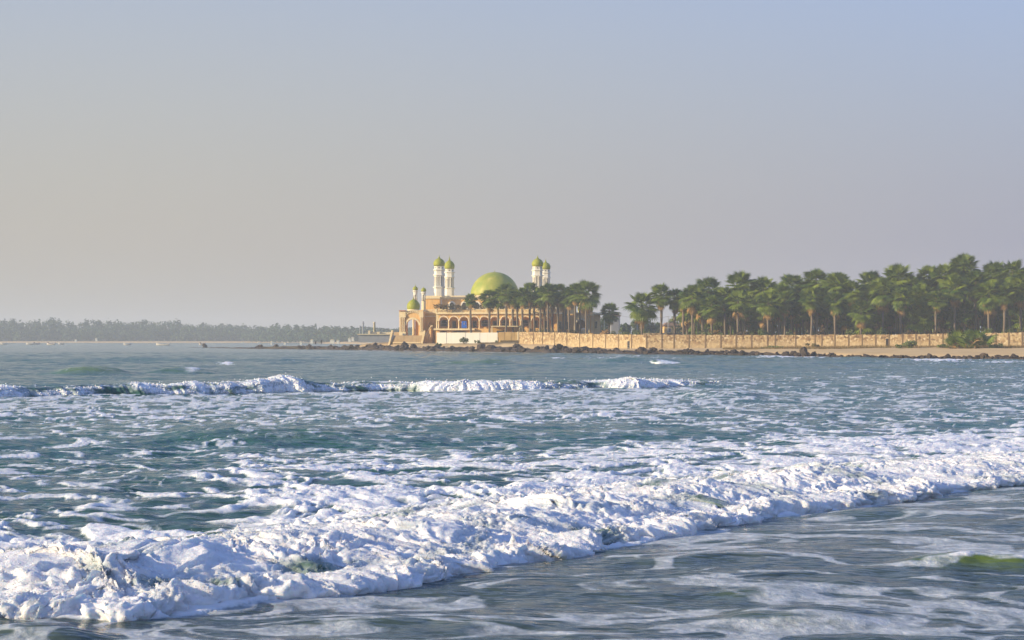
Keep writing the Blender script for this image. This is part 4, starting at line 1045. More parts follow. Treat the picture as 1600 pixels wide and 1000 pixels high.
# buildings far behind on the left of the mosque
def far_buildings():
    Y = 820
    e = empty('jetty_shed', (X(585, Y), Y, 0)); tag(e, 'long pale flat roofed shed far behind, just left of the porch steps', 'shed')
    MB().box(X(560, Y), Y, Z(535, Y), X(612, Y), Y+10, Z(523.2, Y)).build('wall', M['greywall'], e)
    MB().box(X(558.5, Y), Y-.6, Z(523.1, Y), X(612, Y), Y+10.5, Z(521.8, Y)).build('roof', M['cream'], e)
    MB().box(X(575, Y), Y+.2, Z(521.7, Y), X(578, Y), Y+4, Z(516.5, Y)).build('roof_hut', M['cream'], e)
    MB().box(X(589, Y), Y+.2, Z(521.7, Y), X(593, Y), Y+4, Z(518.4, Y)).build('roof_hut', M['cream'], e)
    MB().box(X(578.3, Y), Y+4.2, Z(521.7, Y), X(612, Y), Y+9, Z(519.0, Y)).build('upper_wall', M['cream'], e)
    Y = 900
    e = empty('chimney', (X(585, Y), Y, 0)); tag(e, 'pale chimney column standing behind the long shed', 'chimney')
    MB().lathe(X(585, Y), Y, [(.62, Z(532, Y)), (.5, Z(504.5, Y)), (.66, Z(504.3, Y)), (.66, Z(503.3, Y))], 12).build('shaft', M['cream'], e)
    Y = 950
    e = empty('mast', (X(567.5, Y), Y, 0)); tag(e, 'slim dark mast with a cross piece left of the pale chimney', 'mast')
    MB().tube([(X(567.5, Y), Y, 2), (X(567.5, Y), Y, Z(502, Y))], [.55, .35], 8).build('shaft', M['greywall'], e)
    MB().box(X(566, Y), Y-.2, Z(506, Y), X(569.3, Y), Y+.2, Z(505, Y)).build('cross_piece', M['greywall'], e)
    e = empty('mast', (X(562.5, Y), Y, 0)); tag(e, 'shorter grey mast left of the slim dark mast', 'mast')
    MB().tube([(X(562.5, Y), Y, 2), (X(562.5, Y), Y, Z(508.5, Y))], [.4, .25], 8).build('shaft', M['greywall'], e)
    rng = random.Random(11)
    spots = [(379, 534.5, 3), (404, 534.3, 3), (424, 535, 2), (470, 534.5, 2.5), (487, 531.5, 3), (519, 531.5, 5), (528, 532, 3), (546, 529, 3), (551, 528, 3), (578, 531.5, 4), (392, 534.8, 2), (445, 535.3, 2.5), (118, 530, 2), (150, 529, 2)]
    for px, py, w in spots:
        Y = 1180 if px > 420 else 1800
        x = X(px, Y); hh = rng.uniform(.9, 1.7); zb = Z(py+1.5, Y)
        w = w*1.3*Y/FPX
        e = empty('beach_hut', (x, Y, zb-1)); tag(e, 'small pale hut on the far beach across the bay', 'hut', 'pale huts on the far beach')
        MB().box(x-w/2, Y, zb-1.5, x+w/2, Y+3, zb+hh*.55).build('wall', M['white'], e)
        MB().prism([(x-w/2-.3, zb+hh*.55), (x+w/2+.3, zb+hh*.55), (x, zb+hh*.95)], Y-.3, Y+3.3).build('roof', M['cream'], e)
far_buildings()
# ------------------------------------------------------------------ palms
def fan_leaf(mb, mtx, rng, pet=1.7, rad=1.75, nseg=18, droop=.25, width=math.radians(250), mi=0):
    """a stiff fan leaf: stalk along +X, then a pleated blade of split segments"""
    hub = Vector((pet, 0, 0))
    n = Vector((0, .035, 0)); u = Vector((0, 0, .03))
    st = [-n-u, n-u, u*1.5]
    v = [p for p in st] + [hub + p*.6 for p in st]
    mb.add([mtx @ p for p in v], [(0, 3, 4, 1), (1, 4, 5, 2), (2, 5, 3, 0)], mi=mi)
    for i in range(nseg):
        a = -width/2 + width*(i+.5)/nseg; da = width/nseg*.5
        r = rad*(1-.22*(abs(a)/(width/2))**2)*rng.uniform(.9, 1.05)
        def pt(ang, rr, lift=0):
            dr = -droop*(rr/rad)**2*rad*.5 - .16*rr*abs(math.sin(ang))
            return mtx @ (hub + Vector((rr*math.cos(ang), rr*math.sin(ang), dr+lift)))
        m_ = r*.58
        vs = [mtx @ hub, pt(a-da, m_), pt(a, m_, .07), pt(a+da, m_), pt(a+rng.uniform(-.3, .3)*da, r, -.06*rng.random())]
        mb.add(vs, [(0, 1, 2), (0, 2, 3), (1, 4, 2), (2, 4, 3)], mi=mi)
I4 = Matrix.Identity(4)
LEAVES = []; DEAD = []
for k in range(4):
    r_ = random.Random(40+k); mb = MB(); fan_leaf(mb, I4, r_, 1.55+.12*k, 1.75+.05*k, 18, .15+.1*k); LEAVES.append(mb.mesh('frond', M['frond']))
    mb = MB(); fan_leaf(mb, I4, r_, 1.3, 1.35, 12, 1.1, math.radians(150+15*k)); DEAD.append(mb.mesh('dead_frond', M['deadfrond']))
def frond_matrices(rng, n=30, spread=1.0):
    out = []
    for i in range(n):
        f = (i+.5)/n
        el = math.radians(84 - 152*f**.95 + rng.uniform(-8, 8)); az = i*2.39996 + rng.uniform(-.25, .25)
        L_ = spread*(.80+.28*min(1, f*1.6))*rng.uniform(.9, 1.08)
        out.append(Matrix.Rotation(az, 4, 'Z') @ Matrix.Rotation(-el, 4, 'Y') @ Matrix.Rotation(rng.uniform(-.5, .5), 4, 'X') @ Matrix.Scale(L_, 4))
    return out
def dead_matrices(rng, n):
    return [Matrix.Translation((0, 0, -.2-2.0*rng.random()**1.3)) @ Matrix.Rotation(rng.uniform(0, 6.28), 4, 'Z') @ Matrix.Rotation(math.radians(rng.uniform(42, 82)), 4, 'Y') @ Matrix.Scale(rng.uniform(.8, 1.15), 4) for _ in range(n)]
CROWNS = []
for k in range(4):
    r_ = random.Random(70+k); mb = MB()
    for m_ in frond_matrices(r_, 26): fan_leaf(mb, m_, r_, 1.6, 1.85, 11, .25)
    for m_ in dead_matrices(r_, 5): fan_leaf(mb, m_, r_, 1.3, 1.35, 8, 1.0, math.radians(160), 1)
    CROWNS.append(mb.mesh('crown', [M['frond'], M['deadfrond']]))
TRUNKS = []
for k in range(4):
    r_ = random.Random(90+k); mb = MB(); pts = []; rad = []
    bx, by = r_.uniform(-.35, .35), r_.uniform(-.35, .35)
    for i in range(25):
        t = i/24; pts.append((bx*math.sin(t*2.6)*.8, by*math.sin(t*2.2)*.8, t))
        rad.append((.30 - .12*t + .10*math.exp(-((t-.62)/.13)**2) + .10*math.exp(-t*18))*(1+.05*(i % 2)))
    # built one unit tall and scaled along its axis
    mb.tube(pts, rad, 9); TRUNKS.append((mb.mesh('trunk', M['bark']), bx*math.sin(2.6)*.8, by*math.sin(2.2)*.8))
palm_count = 0
def palm(px, top, Y, w, dead, label, group, detail=True, lean=0.0, foot=None):
    """top: row of the crown's top; w: crown width in pixels"""
    global palm_count; palm_count += 1
    rng = random.Random(1000+palm_count)
    x = X(px, Y); zb = float(ground(x, Y))-.3
    sc = (w*Y/FPX)/5.9
    ztop = Z(top, Y) - 2.95*sc
    e = empty('fan_palm', (x - lean, Y, zb)); tag(e, label, 'palm tree', group)
    me, ox, oy = TRUNKS[palm_count % 4]
    t = bpy.data.objects.new('trunk', me); COL.objects.link(t); t.parent = e
    h = ztop - zb; t.scale = (1, 1, h)
    if lean: t.rotation_euler = (0, math.atan2(lean, h), 0)
    base = Matrix.Translation((ox + lean, oy, h))
    if not detail:
        c = bpy.data.objects.new('crown', CROWNS[palm_count % 4]); COL.objects.link(c); c.parent = e
        c.matrix_local = base @ Matrix.Rotation(rng.uniform(0, 6.28), 4, 'Z') @ Matrix.Scale(sc, 4); return e
    for m_ in frond_matrices(rng, 42):
        o = bpy.data.objects.new('frond', rng.choice(LEAVES)); COL.objects.link(o); o.parent = e; o.matrix_local = base @ Matrix.Scale(sc, 4) @ m_
    for m_ in dead_matrices(rng, int(dead*2.1)):
        o = bpy.data.objects.new('dead_frond', rng.choice(DEAD)); COL.objects.link(o); o.parent = e; o.matrix_local = base @ Matrix.Scale(sc, 4) @ m_
    return e
ORD = ['first', 'second', 'third', 'fourth', 'fifth', 'sixth', 'seventh', 'eighth', 'ninth', 'tenth', 'eleventh', 'twelfth', 'thirteenth', 'fourteenth', 'fifteenth', 'sixteenth', 'seventeenth', 'eighteenth', 'nineteenth', 'twentieth']
def ordw(i):
    if i < 20: return ORD[i]
    t, o = divmod(i+1, 10)
    tens = {2: 'twenty', 3: 'thirty', 4: 'forty'}[t]
    return {2: 'twentieth', 3: 'thirtieth', 4: 'fortieth'}[t] if o == 0 else tens + '-' + ORD[o-1]
# px, top row, distance, crown width px, dead leaves
def palms():
    g1 = 'fan palms in front of the mosque'
    near = [(736.5, 457, 534, 21, 4), (765, 450, 532, 31, 5), (790, 440, 531, 33, 5), (802, 452, 540, 26, 4), (817.5, 447, 530, 30, 4), (828, 439, 538, 32, 5), (843, 446, 530, 32, 6), (857, 440, 528, 33, 5), (864, 450, 540, 28, 4),
            (872, 441, 531, 31, 6), (879, 452, 538, 28, 5), (890, 446, 528, 32, 6), (900, 440, 526, 32, 6), (916, 435, 522, 46, 9)]
    for i, (px, top, Y, w, d) in enumerate(near):
        lab = 'fan palm before the mosque, %s from the left in the cluster' % ordw(i)
        if i == 0: lab = 'small crowned palm standing alone before the mosque arcade, left of the palm cluster'
        if i == len(near)-1: lab = 'tallest wide crowned palm at the right end of the mosque cluster'
        palm(px, top, Y, w, d, lab, g1)
    for px, top, Y in ((777, 456, 545), (809, 455, 545), (836, 452, 546), (851, 452, 544), (883, 449, 546), (907, 452, 545)):
        palm(px, top, Y, 27, 3, 'fan palm half hidden in the middle of the cluster before the mosque', 'half hidden palms before the mosque', False)
    palm(953, 471, 545, 31, 2, 'small lone dark fan palm between the mosque and the palm grove', None)
    g2 = 'front fan palms of the grove behind the stone wall'
    front = [(1003, 453, 478, 48, 10), (1032, 441, 476, 36, 4), (1055, 449, 478, 34, 8), (1069, 452, 476, 30, 8), (1082, 441, 472, 40, 12), (1113, 459, 466, 38, 9), (1106, 430, 488, 46, 4), (1158, 421, 476, 50, 12), (1192, 430, 474, 42, 9),
             (1201, 452, 462, 40, 12), (1238, 424, 484, 46, 4), (1267, 446, 462, 38, 12), (1276, 416, 480, 48, 5), (1308, 421, 474, 48, 8), (1306, 452, 462, 36, 7), (1346, 466, 460, 40, 12), (1361, 421, 480, 44, 4), (1380, 432, 468, 46, 12),
             (1402, 410, 476, 52, 8), (1408, 446, 462, 38, 9), (1440, 441, 466, 42, 13), (1452, 411, 480, 46, 4), (1476, 409, 476, 44, 4), (1505, 394, 478, 50, 8), (1492, 428, 464, 42, 9), (1525, 420, 468, 44, 12), (1554, 406, 476, 46, 4), (1546, 436, 460, 46, 11), (1583, 404, 470, 46, 8), (1596, 424, 460, 48, 12),
             (1224, 440, 470, 36, 8), (1330, 436, 472, 36, 6), (1425, 428, 474, 36, 6), (1134, 446, 474, 34, 6), (1568, 442, 458, 34, 9), (1463, 452, 462, 32, 9)]
    front.sort()
    for i, (px, top, Y, w, d) in enumerate(front):
        look = 'with a thick skirt of dry hanging leaves' if d > 8 else 'with some dry leaves under the crown' if d > 5 else 'with an almost clean green crown'
        lab = 'grove palm %s, %s from the left in front' % (look, ordw(i))
        if i == 0: lab = 'wide airy palm at the left edge of the grove behind the stone wall'
        if i == 1: lab = 'slender palm, second in the grove, with bare trunk against the sky'
        if px == 1505: lab = 'tallest palm of the grove, rising above all other crowns'
        palm(px, top, Y, w, d, lab, g2)
    rng = random.Random(17)
    env = ([1050, 1078, 1106, 1135, 1160, 1190, 1236, 1276, 1308, 1340, 1361, 1402, 1428, 1452, 1476, 1505, 1530, 1554, 1583, 1620, 1720], [452, 444, 434, 446, 426, 434, 428, 421, 425, 436, 425, 415, 428, 416, 414, 404, 418, 411, 409, 404, 398])
    px = 1074
    k = 0
    while px < 1720:
        top = float(np.interp(px, *env)) + rng.uniform(3, 22)
        palm(px, top, rng.uniform(486, 500), rng.uniform(38, 46), 4, 'fan palm half hidden in the depth of the grove', 'half hidden palms in the depth of the grove', False)
        px += rng.uniform(8, 13)
    px = 1080
    while px < 1760:
        top = float(np.interp(px, *env)) + rng.uniform(22, 52)
        palm(px, top, rng.uniform(500, 530), rng.uniform(40, 48), 4, 'fan palm half hidden in the depth of the grove', 'half hidden palms in the depth of the grove', False)
        px += rng.uniform(11, 17)
    px = 1090
    while px < 1640:
        palm(px, rng.uniform(450, 486), rng.uniform(464, 486), rng.uniform(34, 46), 5, 'shorter fan palm half hidden low in the grove', 'short half hidden palms of the grove', False)
        px += rng.uniform(7, 11)
    for px in (1630, 1652, 1676, 1700):
        palm(px, rng.uniform(400, 416), 472, 46, 8, 'fan palm half hidden in the depth of the grove', 'half hidden palms in the depth of the grove', False)
palms()

# ------------------------------------------------------------------ shrubs, other trees, grass
def leaf_cloud(mb, c, rad, n, size, rng, mi=0, flat=.8, shell=.55):
    """many small leaf faces through an uneven volume"""
    for _ in range(n):
        d = Vector((rng.gauss(0, 1), rng.gauss(0, 1), rng.gauss(0, 1))).normalized()*(shell+(1-shell)*rng.random())
        p = Vector(c) + Vector((d.x*rad[0], d.y*rad[1], d.z*rad[2]))
        nv = (d.normalized() + Vector((rng.gauss(0, .55), rng.gauss(0, .55), .25+rng.gauss(0, .55)))).normalized()
        a = nv.cross(Vector((rng.gauss(0, 1), rng.gauss(0, 1), rng.gauss(0, 1)))).normalized(); b = nv.cross(a)
        s = size*rng.uniform(.6, 1.3)
        mb.add([p-a*s, p-b*s*.5, p+a*s, p+b*s*.5], [(0, 1, 2, 3)], mi=mi)
def shrub(px, py0, py1, Y, w, label, name='shrub', cat='shrub', m='shrub', seed=0, n=420, size=.28, group=None):
    rng = random.Random(seed*31+int(px)); k = Y/FPX
    x = X(px, Y); zb = min(float(ground(x, Y)), Z(py1, Y)); zt = Z(py0, Y); h = zt-zb; hw = w*k/2
    e = empty(name, (x, Y, zb)); tag(e, label, cat, group)
    st = MB(); lf = MB()
    nb = max(4, int(w/4))
    for i in range(nb):
        cx = x + hw*rng.uniform(-.75, .75); cz = zb + h*rng.uniform(.3, .72); cy = Y + hw*rng.uniform(-.5, .5)
        f = 1-abs(cx-x)/hw*.45
        st.tube([(x+(cx-x)*.25, Y, zb-.2), ((x+cx)/2, (Y+cy)/2, (zb+cz)/2), (cx, cy, cz)], [.06, .045, .02], 5)
        leaf_cloud(lf, (cx, cy, cz), (hw*.38, hw*.38, h*.30*f), n//nb, size, rng)
    st.build('stem', M['brownwood'], e); lf.build('foliage', M[m], e, recalc=False)
shrub(726.5, 521.5, 538.5, 514, 17, 'taller green bush standing before the whitewashed wall', n=330, size=.22)
shrub(745, 530, 538.5, 514, 11, 'small round green bush right of the taller bush by the whitewashed wall', n=160, size=.22)
shrub(776, 531, 535, 518, 4, 'tiny bush at the right end of the whitewashed wall', n=60)
shrub(684, 534, 540, 512, 12, 'low bush on the rocks below the left end of the whitewashed wall', n=200)
shrub(943, 511, 525, 520, 22, 'orange brown dry bush behind the wall left of the small lone palm', m='deadfrond', n=500)
shrub(966, 510, 525, 519, 24, 'dark green bush behind the wall at the foot of the lone palm', n=500)
shrub(988, 512, 525, 505, 26, 'rounded green bush behind the wall right of the lone palm', n=500)
shrub(1012, 509, 524, 490, 16, 'small bush at the foot of the first grove palm', n=300)
shrub(889, 512, 525, 524, 22, 'dry bush behind the wall left of the white water tank', m='creeper', n=400)
shrub(850, 509, 525, 545, 40, 'dark bush under the mosque palms behind the tan wall', n=600, size=.35)
shrub(814, 503, 525, 546, 22, 'bush with pale leaves beside the garden pavilion', n=500)
shrub(1422, 531, 546, 408, 30, 'grey green bush against the stone wall right of the narrow door', n=700, size=.22)
shrub(1405, 536, 546, 405, 16, 'low bush touching the grey green bush by the narrow door', n=300, size=.2)
shrub(1472, 537, 545, 404, 22, 'low green bush along the stone wall left of the large palm bush', n=400, size=.2)
shrub(1205, 539.5, 546, 420, 40, 'long low green bush at the wall foot, left of the tall boulder heap', n=500, size=.2)
shrub(1270, 535, 546, 418, 22, 'dry brown bush against the wall above the tall boulder heap', m='drygrass', n=400, size=.22)
shrub(1556, 535, 548, 395, 26, 'bright green bush at the edge of the grassy mound', n=500, size=.2)
for i, (px, py0, w) in enumerate(((1284, 506, 22), (1330, 509, 18), (1237, 512, 20), (1160, 508, 30), (1100, 510, 30), (1380, 508, 20), (1470, 508, 30), (1540, 507, 24), (1190, 512, 22), (1420, 510, 26), (1580, 508, 30), (1130, 512, 22))):
    shrub(px, py0, 524, 458, w, 'undergrowth bush at the foot of the grove palms behind the wall', group='undergrowth bushes below the grove', n=360, size=.3, seed=i, m='shrub' if i % 3 else 'creeper')
# two bushy young palms by the wall: fan leaves straight from the ground
def bush_palm(px, py0, Y, w, label, seed, n=26):
    rng = random.Random(seed); x = X(px, Y); zb = float(ground(x, Y)); e = empty('young_palm', (x, Y, zb)); tag(e, label, 'young palm', 'young palms on the beach side of the wall')
    h = Z(py0, Y)-zb; sc = h/3.9
    st = MB(); st.tube([(x, Y, zb-.2), (x, Y, zb+h*.14)], [.35, .25], 8); st.build('stem', M['bark'], e)
    for i in range(n):
        el = math.radians(rng.uniform(22, 86)); az = i*2.39996+rng.uniform(-.3, .3)
        s_ = sc*rng.uniform(.75, 1.05)
        m_ = Matrix.Translation((rng.uniform(-.5, .5)*w, rng.uniform(-.3, .3)*w, h*.06)) @ Matrix.Rotation(az, 4, 'Z') @ Matrix.Rotation(-el, 4, 'Y') @ Matrix.Rotation(rng.uniform(-.6, .6), 4, 'X') @ Matrix.Scale(s_, 4)
        dead = rng.random() < .2
        o = bpy.data.objects.new('dead_frond' if dead else 'frond', rng.choice(DEAD if dead else LEAVES)); COL.objects.link(o); o.parent = e; o.matrix_local = m_
bush_palm(1524, 506, 396, 1.4, 'large bushy young palm growing against the right part of the stone wall', 3, 34)
bush_palm(1498, 511, 400, 1.0, 'smaller drier young palm left of the large bushy one', 8, 24)

# creeper on the terrace rail
def creeper():
    rng = random.Random(21); mb = MB()
    for px in np.arange(681, 868, 1.6):
        leaf_cloud(mb, (mx(px), 553.6, mz(480+rng.uniform(-1.5, 1.2))), (.6, .55, rng.uniform(.6, 1.0)), 34, .19, rng)
    o = mb.build('creeper', M['creeper'], recalc=False); o['kind'] = 'stuff'
creeper()
# dry grass along the foot of the wall and on the mounds
def grass():
    rng = random.Random(31); mb = MB()
    def tuft(x, y, h):
        z = float(ground(x, y)) - .05
        for _ in range(3):
            a = rng.uniform(0, 6.28); b = Vector((math.cos(a), math.sin(a), 0))*.05*rng.uniform(.6, 1.6); t = Vector((rng.gauss(0, .25), rng.gauss(0, .25), 1))*h*rng.uniform(.6, 1.2)
            p = Vector((x+rng.gauss(0, .12), y+rng.gauss(0, .12), z)); mb.add([p-b, p+b, p+t], [(0, 1, 2)])
    for _ in range(9000):
        px = rng.uniform(1130, 1640); Y = rng.uniform(386, 428)
        x = X(px, Y)
        if Y > wall_y(x)-1: continue
        lim = np.interp(px, [1130, 1180, 1300, 1350, 1375, 1395, 1500, 1640], [418, 412, 404, 408, 417, 417, 400, 386])
        if Y < lim: continue
        tuft(x, Y, rng.uniform(.35, .8))
    for _ in range(1500):
        px = rng.uniform(750, 812); Y = rng.uniform(505, 519); tuft(X(px, Y), Y, rng.uniform(.25, .5))
    o = mb.build('dry_grass', M['drygrass'], recalc=False); o['kind'] = 'stuff'
grass()
# hazy broadleaf trees behind, right of the mosque
def broad_tree(px, py0, Y, w, label, group, seed, m='farleaf'):
    rng = random.Random(seed); k = Y/FPX; x = X(px, Y); zb = 1.0; zt = Z(py0, Y); h = zt-zb; hw = w*k/2
    e = empty('broadleaf_tree', (x, Y, zb)); tag(e, label, 'tree', group)
    tr = MB(); cr_ = MB(); tr.tube([(x, Y, zb-.5), (x+.2, Y, zb+h*.35), (x, Y, zb+h*.7)], [.35, .28, .12], 7)
    for i in range(9):
        a = rng.uniform(0, 6.28); q = hw*rng.uniform(.2, .75); c = (x+q*math.cos(a), Y+q*math.sin(a), zb+h*rng.uniform(.35, .82))
        tr.tube([(x, Y, zb+h*.35), c], [.14, .05], 5); leaf_cloud(cr_, c, (hw*.42, hw*.42, h*.2), 90, .55, rng)
    tr.build('trunk', M['brownwood'], e); cr_.build('crown', M[m], e, recalc=False)
for i, (px, t, w) in enumerate(((942, 494, 26), (962, 497, 24), (978, 500, 24), (995, 499, 26), (1014, 497, 24), (1031, 499, 26), (1046, 495, 22), (1060, 499, 24), (1080, 492, 26), (1100, 494, 26), (928, 503, 20))):
    broad_tree(px, t, 660 + 25*(i % 3), w, 'hazy green tree in the row behind the gap right of the mosque', 'hazy trees behind the gap right of the mosque', 200+i)
def thicket():
    rng = random.Random(77); mb = MB()
    px = 1066
    while px < 1800:
        Y = rng.uniform(540, 575); k = Y/FPX; top = rng.uniform(452, 476) + max(0, 1130-px)*.35; x = X(px, Y); zb = 1.0; h = Z(top, Y)-zb
        for i in range(6): leaf_cloud(mb, (x+rng.uniform(-2.5, 2.5), Y+rng.uniform(-4, 4), zb+h*(i+.6)/6.2), (2.6, 2.6, h*.14), 45, .6, rng, shell=.3)
        px += rng.uniform(4, 7)
    o = mb.build('thicket', M['shrub'], recalc=False); o['kind'] = 'stuff'
thicket()
# wood across the bay: one far-off mass
def far_wood():
    rng = random.Random(51); mb = MB()
    env_x = [-260, 0, 20, 45, 60, 85, 100, 125, 150, 190, 235, 270, 320, 360, 420, 470, 540, 600, 660, 720]
    env_y = [497, 494, 496, 501, 497, 494, 498, 501, 495, 499, 497, 499, 503, 504, 505, 506, 508, 509, 510, 512]
    for row, (Yd, dy) in enumerate(((0, 14), (24, 6), (60, 0), (100, 1))):
        px = -240
        while px < 720:
            Y = np.interp(px, [-260, 380, 470, 720], [1930, 1930, 1620, 1300]) + Yd + rng.uniform(-8, 8)
            k = Y/FPX; w = rng.uniform(5, 11)*k*1.3; top = Z(float(np.interp(px, env_x, env_y)) + dy + rng.uniform(-1.3, 2.2), Y); x = X(px, Y); zb = 2.0
            h = top - zb
            for i in range(5):
                c = (x+rng.uniform(-.5, .5)*w, Y+rng.uniform(-.4, .4)*w, zb+h*rng.uniform(.3, .8))
                leaf_cloud(mb, c, (w*.5, w*.5, h*.24), 22, 1.5, rng, shell=.4)
            leaf_cloud(mb, (x, Y, zb+h*.3), (w*.6, w*.6, h*.3), 44, 2.4, rng, shell=.2)
            mb.tube([(x, Y, zb-1), (x, Y, zb+h*.6)], [.4, .2], 5)
            px += rng.uniform(6, 11)
    o = mb.build('far_wood', M['farleaf'], recalc=False); o['kind'] = 'stuff'
far_wood()

# ------------------------------------------------------------------ rocks
ROCKS = []
for k in range(8):
    bm = bmesh.new(); bmesh.ops.create_icosphere(bm, subdivisions=3, radius=1.0)
    r_ = np.random.default_rng(60+k)
    pl = r_.normal(size=(13, 3)); pl /= np.linalg.norm(pl, axis=1)[:, None]; off = r_.uniform(.42, .90, 13)
    for v in bm.verts:
        c = np.array(v.co[:]); s = 1.0
        dd = pl @ c
        for q in range(13):
            if dd[q] > 1e-3: s = min(s, off[q]/dd[q])
        n = float(fbm(np.array([c[0]*2.2+k*3+c[2]]), np.array([c[1]*2.2-c[2]*1.7]), 3, 61)[0])
        v.co = Vector(c*(min(s, 1)*(1+.15*n)))
    me = bpy.data.meshes.new('rock'); bm.to_mesh(me); bm.free(); me.materials.append(M['rock']); ROCKS.append(me)
def rock(x, y, z, s, rng, label, group=None, sz=(1, 1, .8)):
    o = bpy.data.objects.new('rock', rng.choice(ROCKS)); COL.objects.link(o)
    o.location = (x, y, z); o.rotation_euler = (rng.uniform(-.4, .4), rng.uniform(-.4, .4), rng.uniform(0, 6.28)); o.scale = (s*sz[0], s*sz[1], s*sz[2])
    tag(o, label, 'rock', group); return o
def rocks():
    rng = random.Random(5)
    # the dark reef the boulders lie on
    xs = np.arange(-128, 112, .5); t = np.linspace(0, 1, 26)
    amp = np.interp(xs, [-128, -110, -85, -60, -34, 0, 14, 26, 35, 44, 49, 54, 57, 62, 80, 112], [.2, .45, .8, 1.4, 2.0, 1.95, 1.8, 1.3, .95, 1.0, 1.1, .8, .3, .3, .6, .6])
    wid = np.interp(xs, [-128, -34, 0, 26, 50, 112], [10, 16, 16, 12, 8, 7])
    xx = np.repeat(xs[:, None], 26, 1); d = -2.0 + t[None, :]*wid[:, None]; yy = shore_y(xx)+d
    pr = np.sin(np.pi*np.clip(t, 0, 1))[None, :]**.6
    gap = .55+.45*sstep(-.6, .5, fbm(xx*.12, d*.1, 2, 911))
    z = -.5 + pr*(.45 + amp[:, None]*(.25 + .95*billow(xx*.30, d*.26, 5, 901, .68))*gap)
    z = np.where((t[None, :] < .01) | (t[None, :] > .99), -1.0, z)
    co = np.stack([xx + .5*fbm(xx*.6, d*.6, 3, 905), yy + .5*fbm(xx*.6, d*.6, 3, 906), z], -1).reshape(-1, 3)
    tag(grid_mesh('reef', co, len(xs), 26, M['rock']), kind='structure')
    g = 'dark boulders along the shore'
    n = 0
    while n < 235:
        px = rng.uniform(470, 1180) if rng.random() < .72 else rng.uniform(1180, 1640)
        # x on the shore that shows at this column
        x = float(np.interp(px, 800+FPX*SHX/SHY, SHX)); x += rng.uniform(-1, 1)
        a = float(np.interp(x, xs, amp)); d = rng.uniform(-1.5, 11 if px < 1180 else 5)
        s = rng.uniform(.5, 1.2)*(.40+.40*a)
        y = float(shore_y(x))+d
        rock(x, y, max(-.1, .25*a+.55*a*math.exp(-((d-5)/5)**2)*rng.random()), s, rng, 'rough dark boulder in the line of rocks along the shore', g, (rng.uniform(.8, 1.5), 1, rng.uniform(.6, 1.0))); n += 1
    named = [(1258, 556, 326, 10, 1.5, 'tallest dark boulder of the heap standing before the sandy strip'), (1272, 556, 327, 8, 1.15, 'sloping boulder right of the tallest one in the heap'), (1245, 556, 328, 8, 1.0, 'boulder leaning on the left side of the tallest one'),
             (1228, 556, 331, 8, 1.05, 'broad boulder left of the heap with sand behind it'), (1213, 556, 333, 6, .9, 'rounded boulder second to the left of the heap'), (1298, 555, 322, 6, .85, 'single boulder standing apart right of the heap'), (1284, 557, 319, 8, .6, 'low flat boulder at the right foot of the heap'),
             (1452, 560, 302, 9, .95, 'broad dark boulder in the low reef left of the bushy young palms'), (1478, 561, 300, 7, .7, 'rounded boulder beside the broad one in the low reef'), (1539, 561, 296, 9, 1.05, 'tallest boulder below the bushy young palms'), (1560, 561, 296, 8, .8, 'pale topped boulder right of the one below the young palms'), (1515, 563, 293, 6, .55, 'low boulder in the surf below the young palms'), (1588, 562, 294, 9, .8, 'boulder at the right end of the low reef'),
             (320, 543, 760, 6, 1.3, 'small isolated rock in the water left of the rocky point'), (405, 545, 655, 10, 1.4, 'long low rock near the tip of the rocky point'), (430, 545, 640, 10, 1.6, 'flat topped rock on the rocky point left of the two people')]
    for px, py, Y, w, hgt, lab in named:
        s = w*Y/FPX
        rock(X(px, Y), Y, .25*hgt, s, rng, lab, None, (1, 1, hgt/s*.95))
    for px in range(1330, 1640, 9):
        Y = float(np.interp(px, [1180, 1400, 1600, 1700], [362, 312, 291, 285])) - rng.uniform(-1, 4)
        rock(X(px, Y), Y, .05, rng.uniform(.5, .95), rng, 'low dark rock in the thin reef below the sandy beach', 'low rocks below the sandy beach', (1.2, 1, .6))
rocks()

# ------------------------------------------------------------------ boats
def boat(px, py, Y, length, red, heading, label):
    e = empty('fishing_boat', (X(px, Y), Y, 0), heading); e.scale = (1, .8, .95); tag(e, label, 'boat', 'fishing boats off the far beach')
    n = 13; v = []; f = []
    L_ = length; off = 0
    for i in range(n):
        t = i/(n-1)*2-1; hw = .95*(1-abs(t)**2.6)+.04; sheer = .75+.75*abs(t)**2.2; keel = -.25+.5*abs(t)**3
        x = t*L_/2
        for yy, zz in ((-hw, sheer), (-hw*.75, .2+keel*.4), (0, keel), (hw*.75, .2+keel*.4), (hw, sheer), (hw-.08, sheer-.02), (0, keel+.12), (-hw+.08, sheer-.02)): v.append((x, yy, zz))
    for i in range(n-1):
        for k in range(8): f.append((8*i+k, 8*i+(k+1) % 8, 8*i+8+(k+1) % 8, 8*i+8+k))
    f += [tuple(range(8)), tuple(range(8*n-1, 8*n-9, -1))]
    def put(mb, name, m):
        o = mb.build(name, m); o.parent = e; return o
    m = MB(); m.add(v, f, True); put(m, 'hull', M['boat'])
    m = MB()
    for sd in (-1, 1):
        m.tube([((i/(n-1)*2-1)*L_/2, sd*(.95*(1-abs(i/(n-1)*2-1)**2.6)+.05), .76+.75*abs(i/(n-1)*2-1)**2.2) for i in range(n)], .07, 5)
    put(m, 'gunwale', M['boatred'] if red else M['boat'])
    for t in (-.5, -.1, .3): put(MB().box(t*L_/2-.15, -.8, .5, t*L_/2+.15, .8, .58), 'thwart', M['brownwood'])
    if red: put(MB().box(-L_/2+.5, -.25, .6, -L_/2+.95, .25, 1.7), 'outboard_motor', M['iron'])
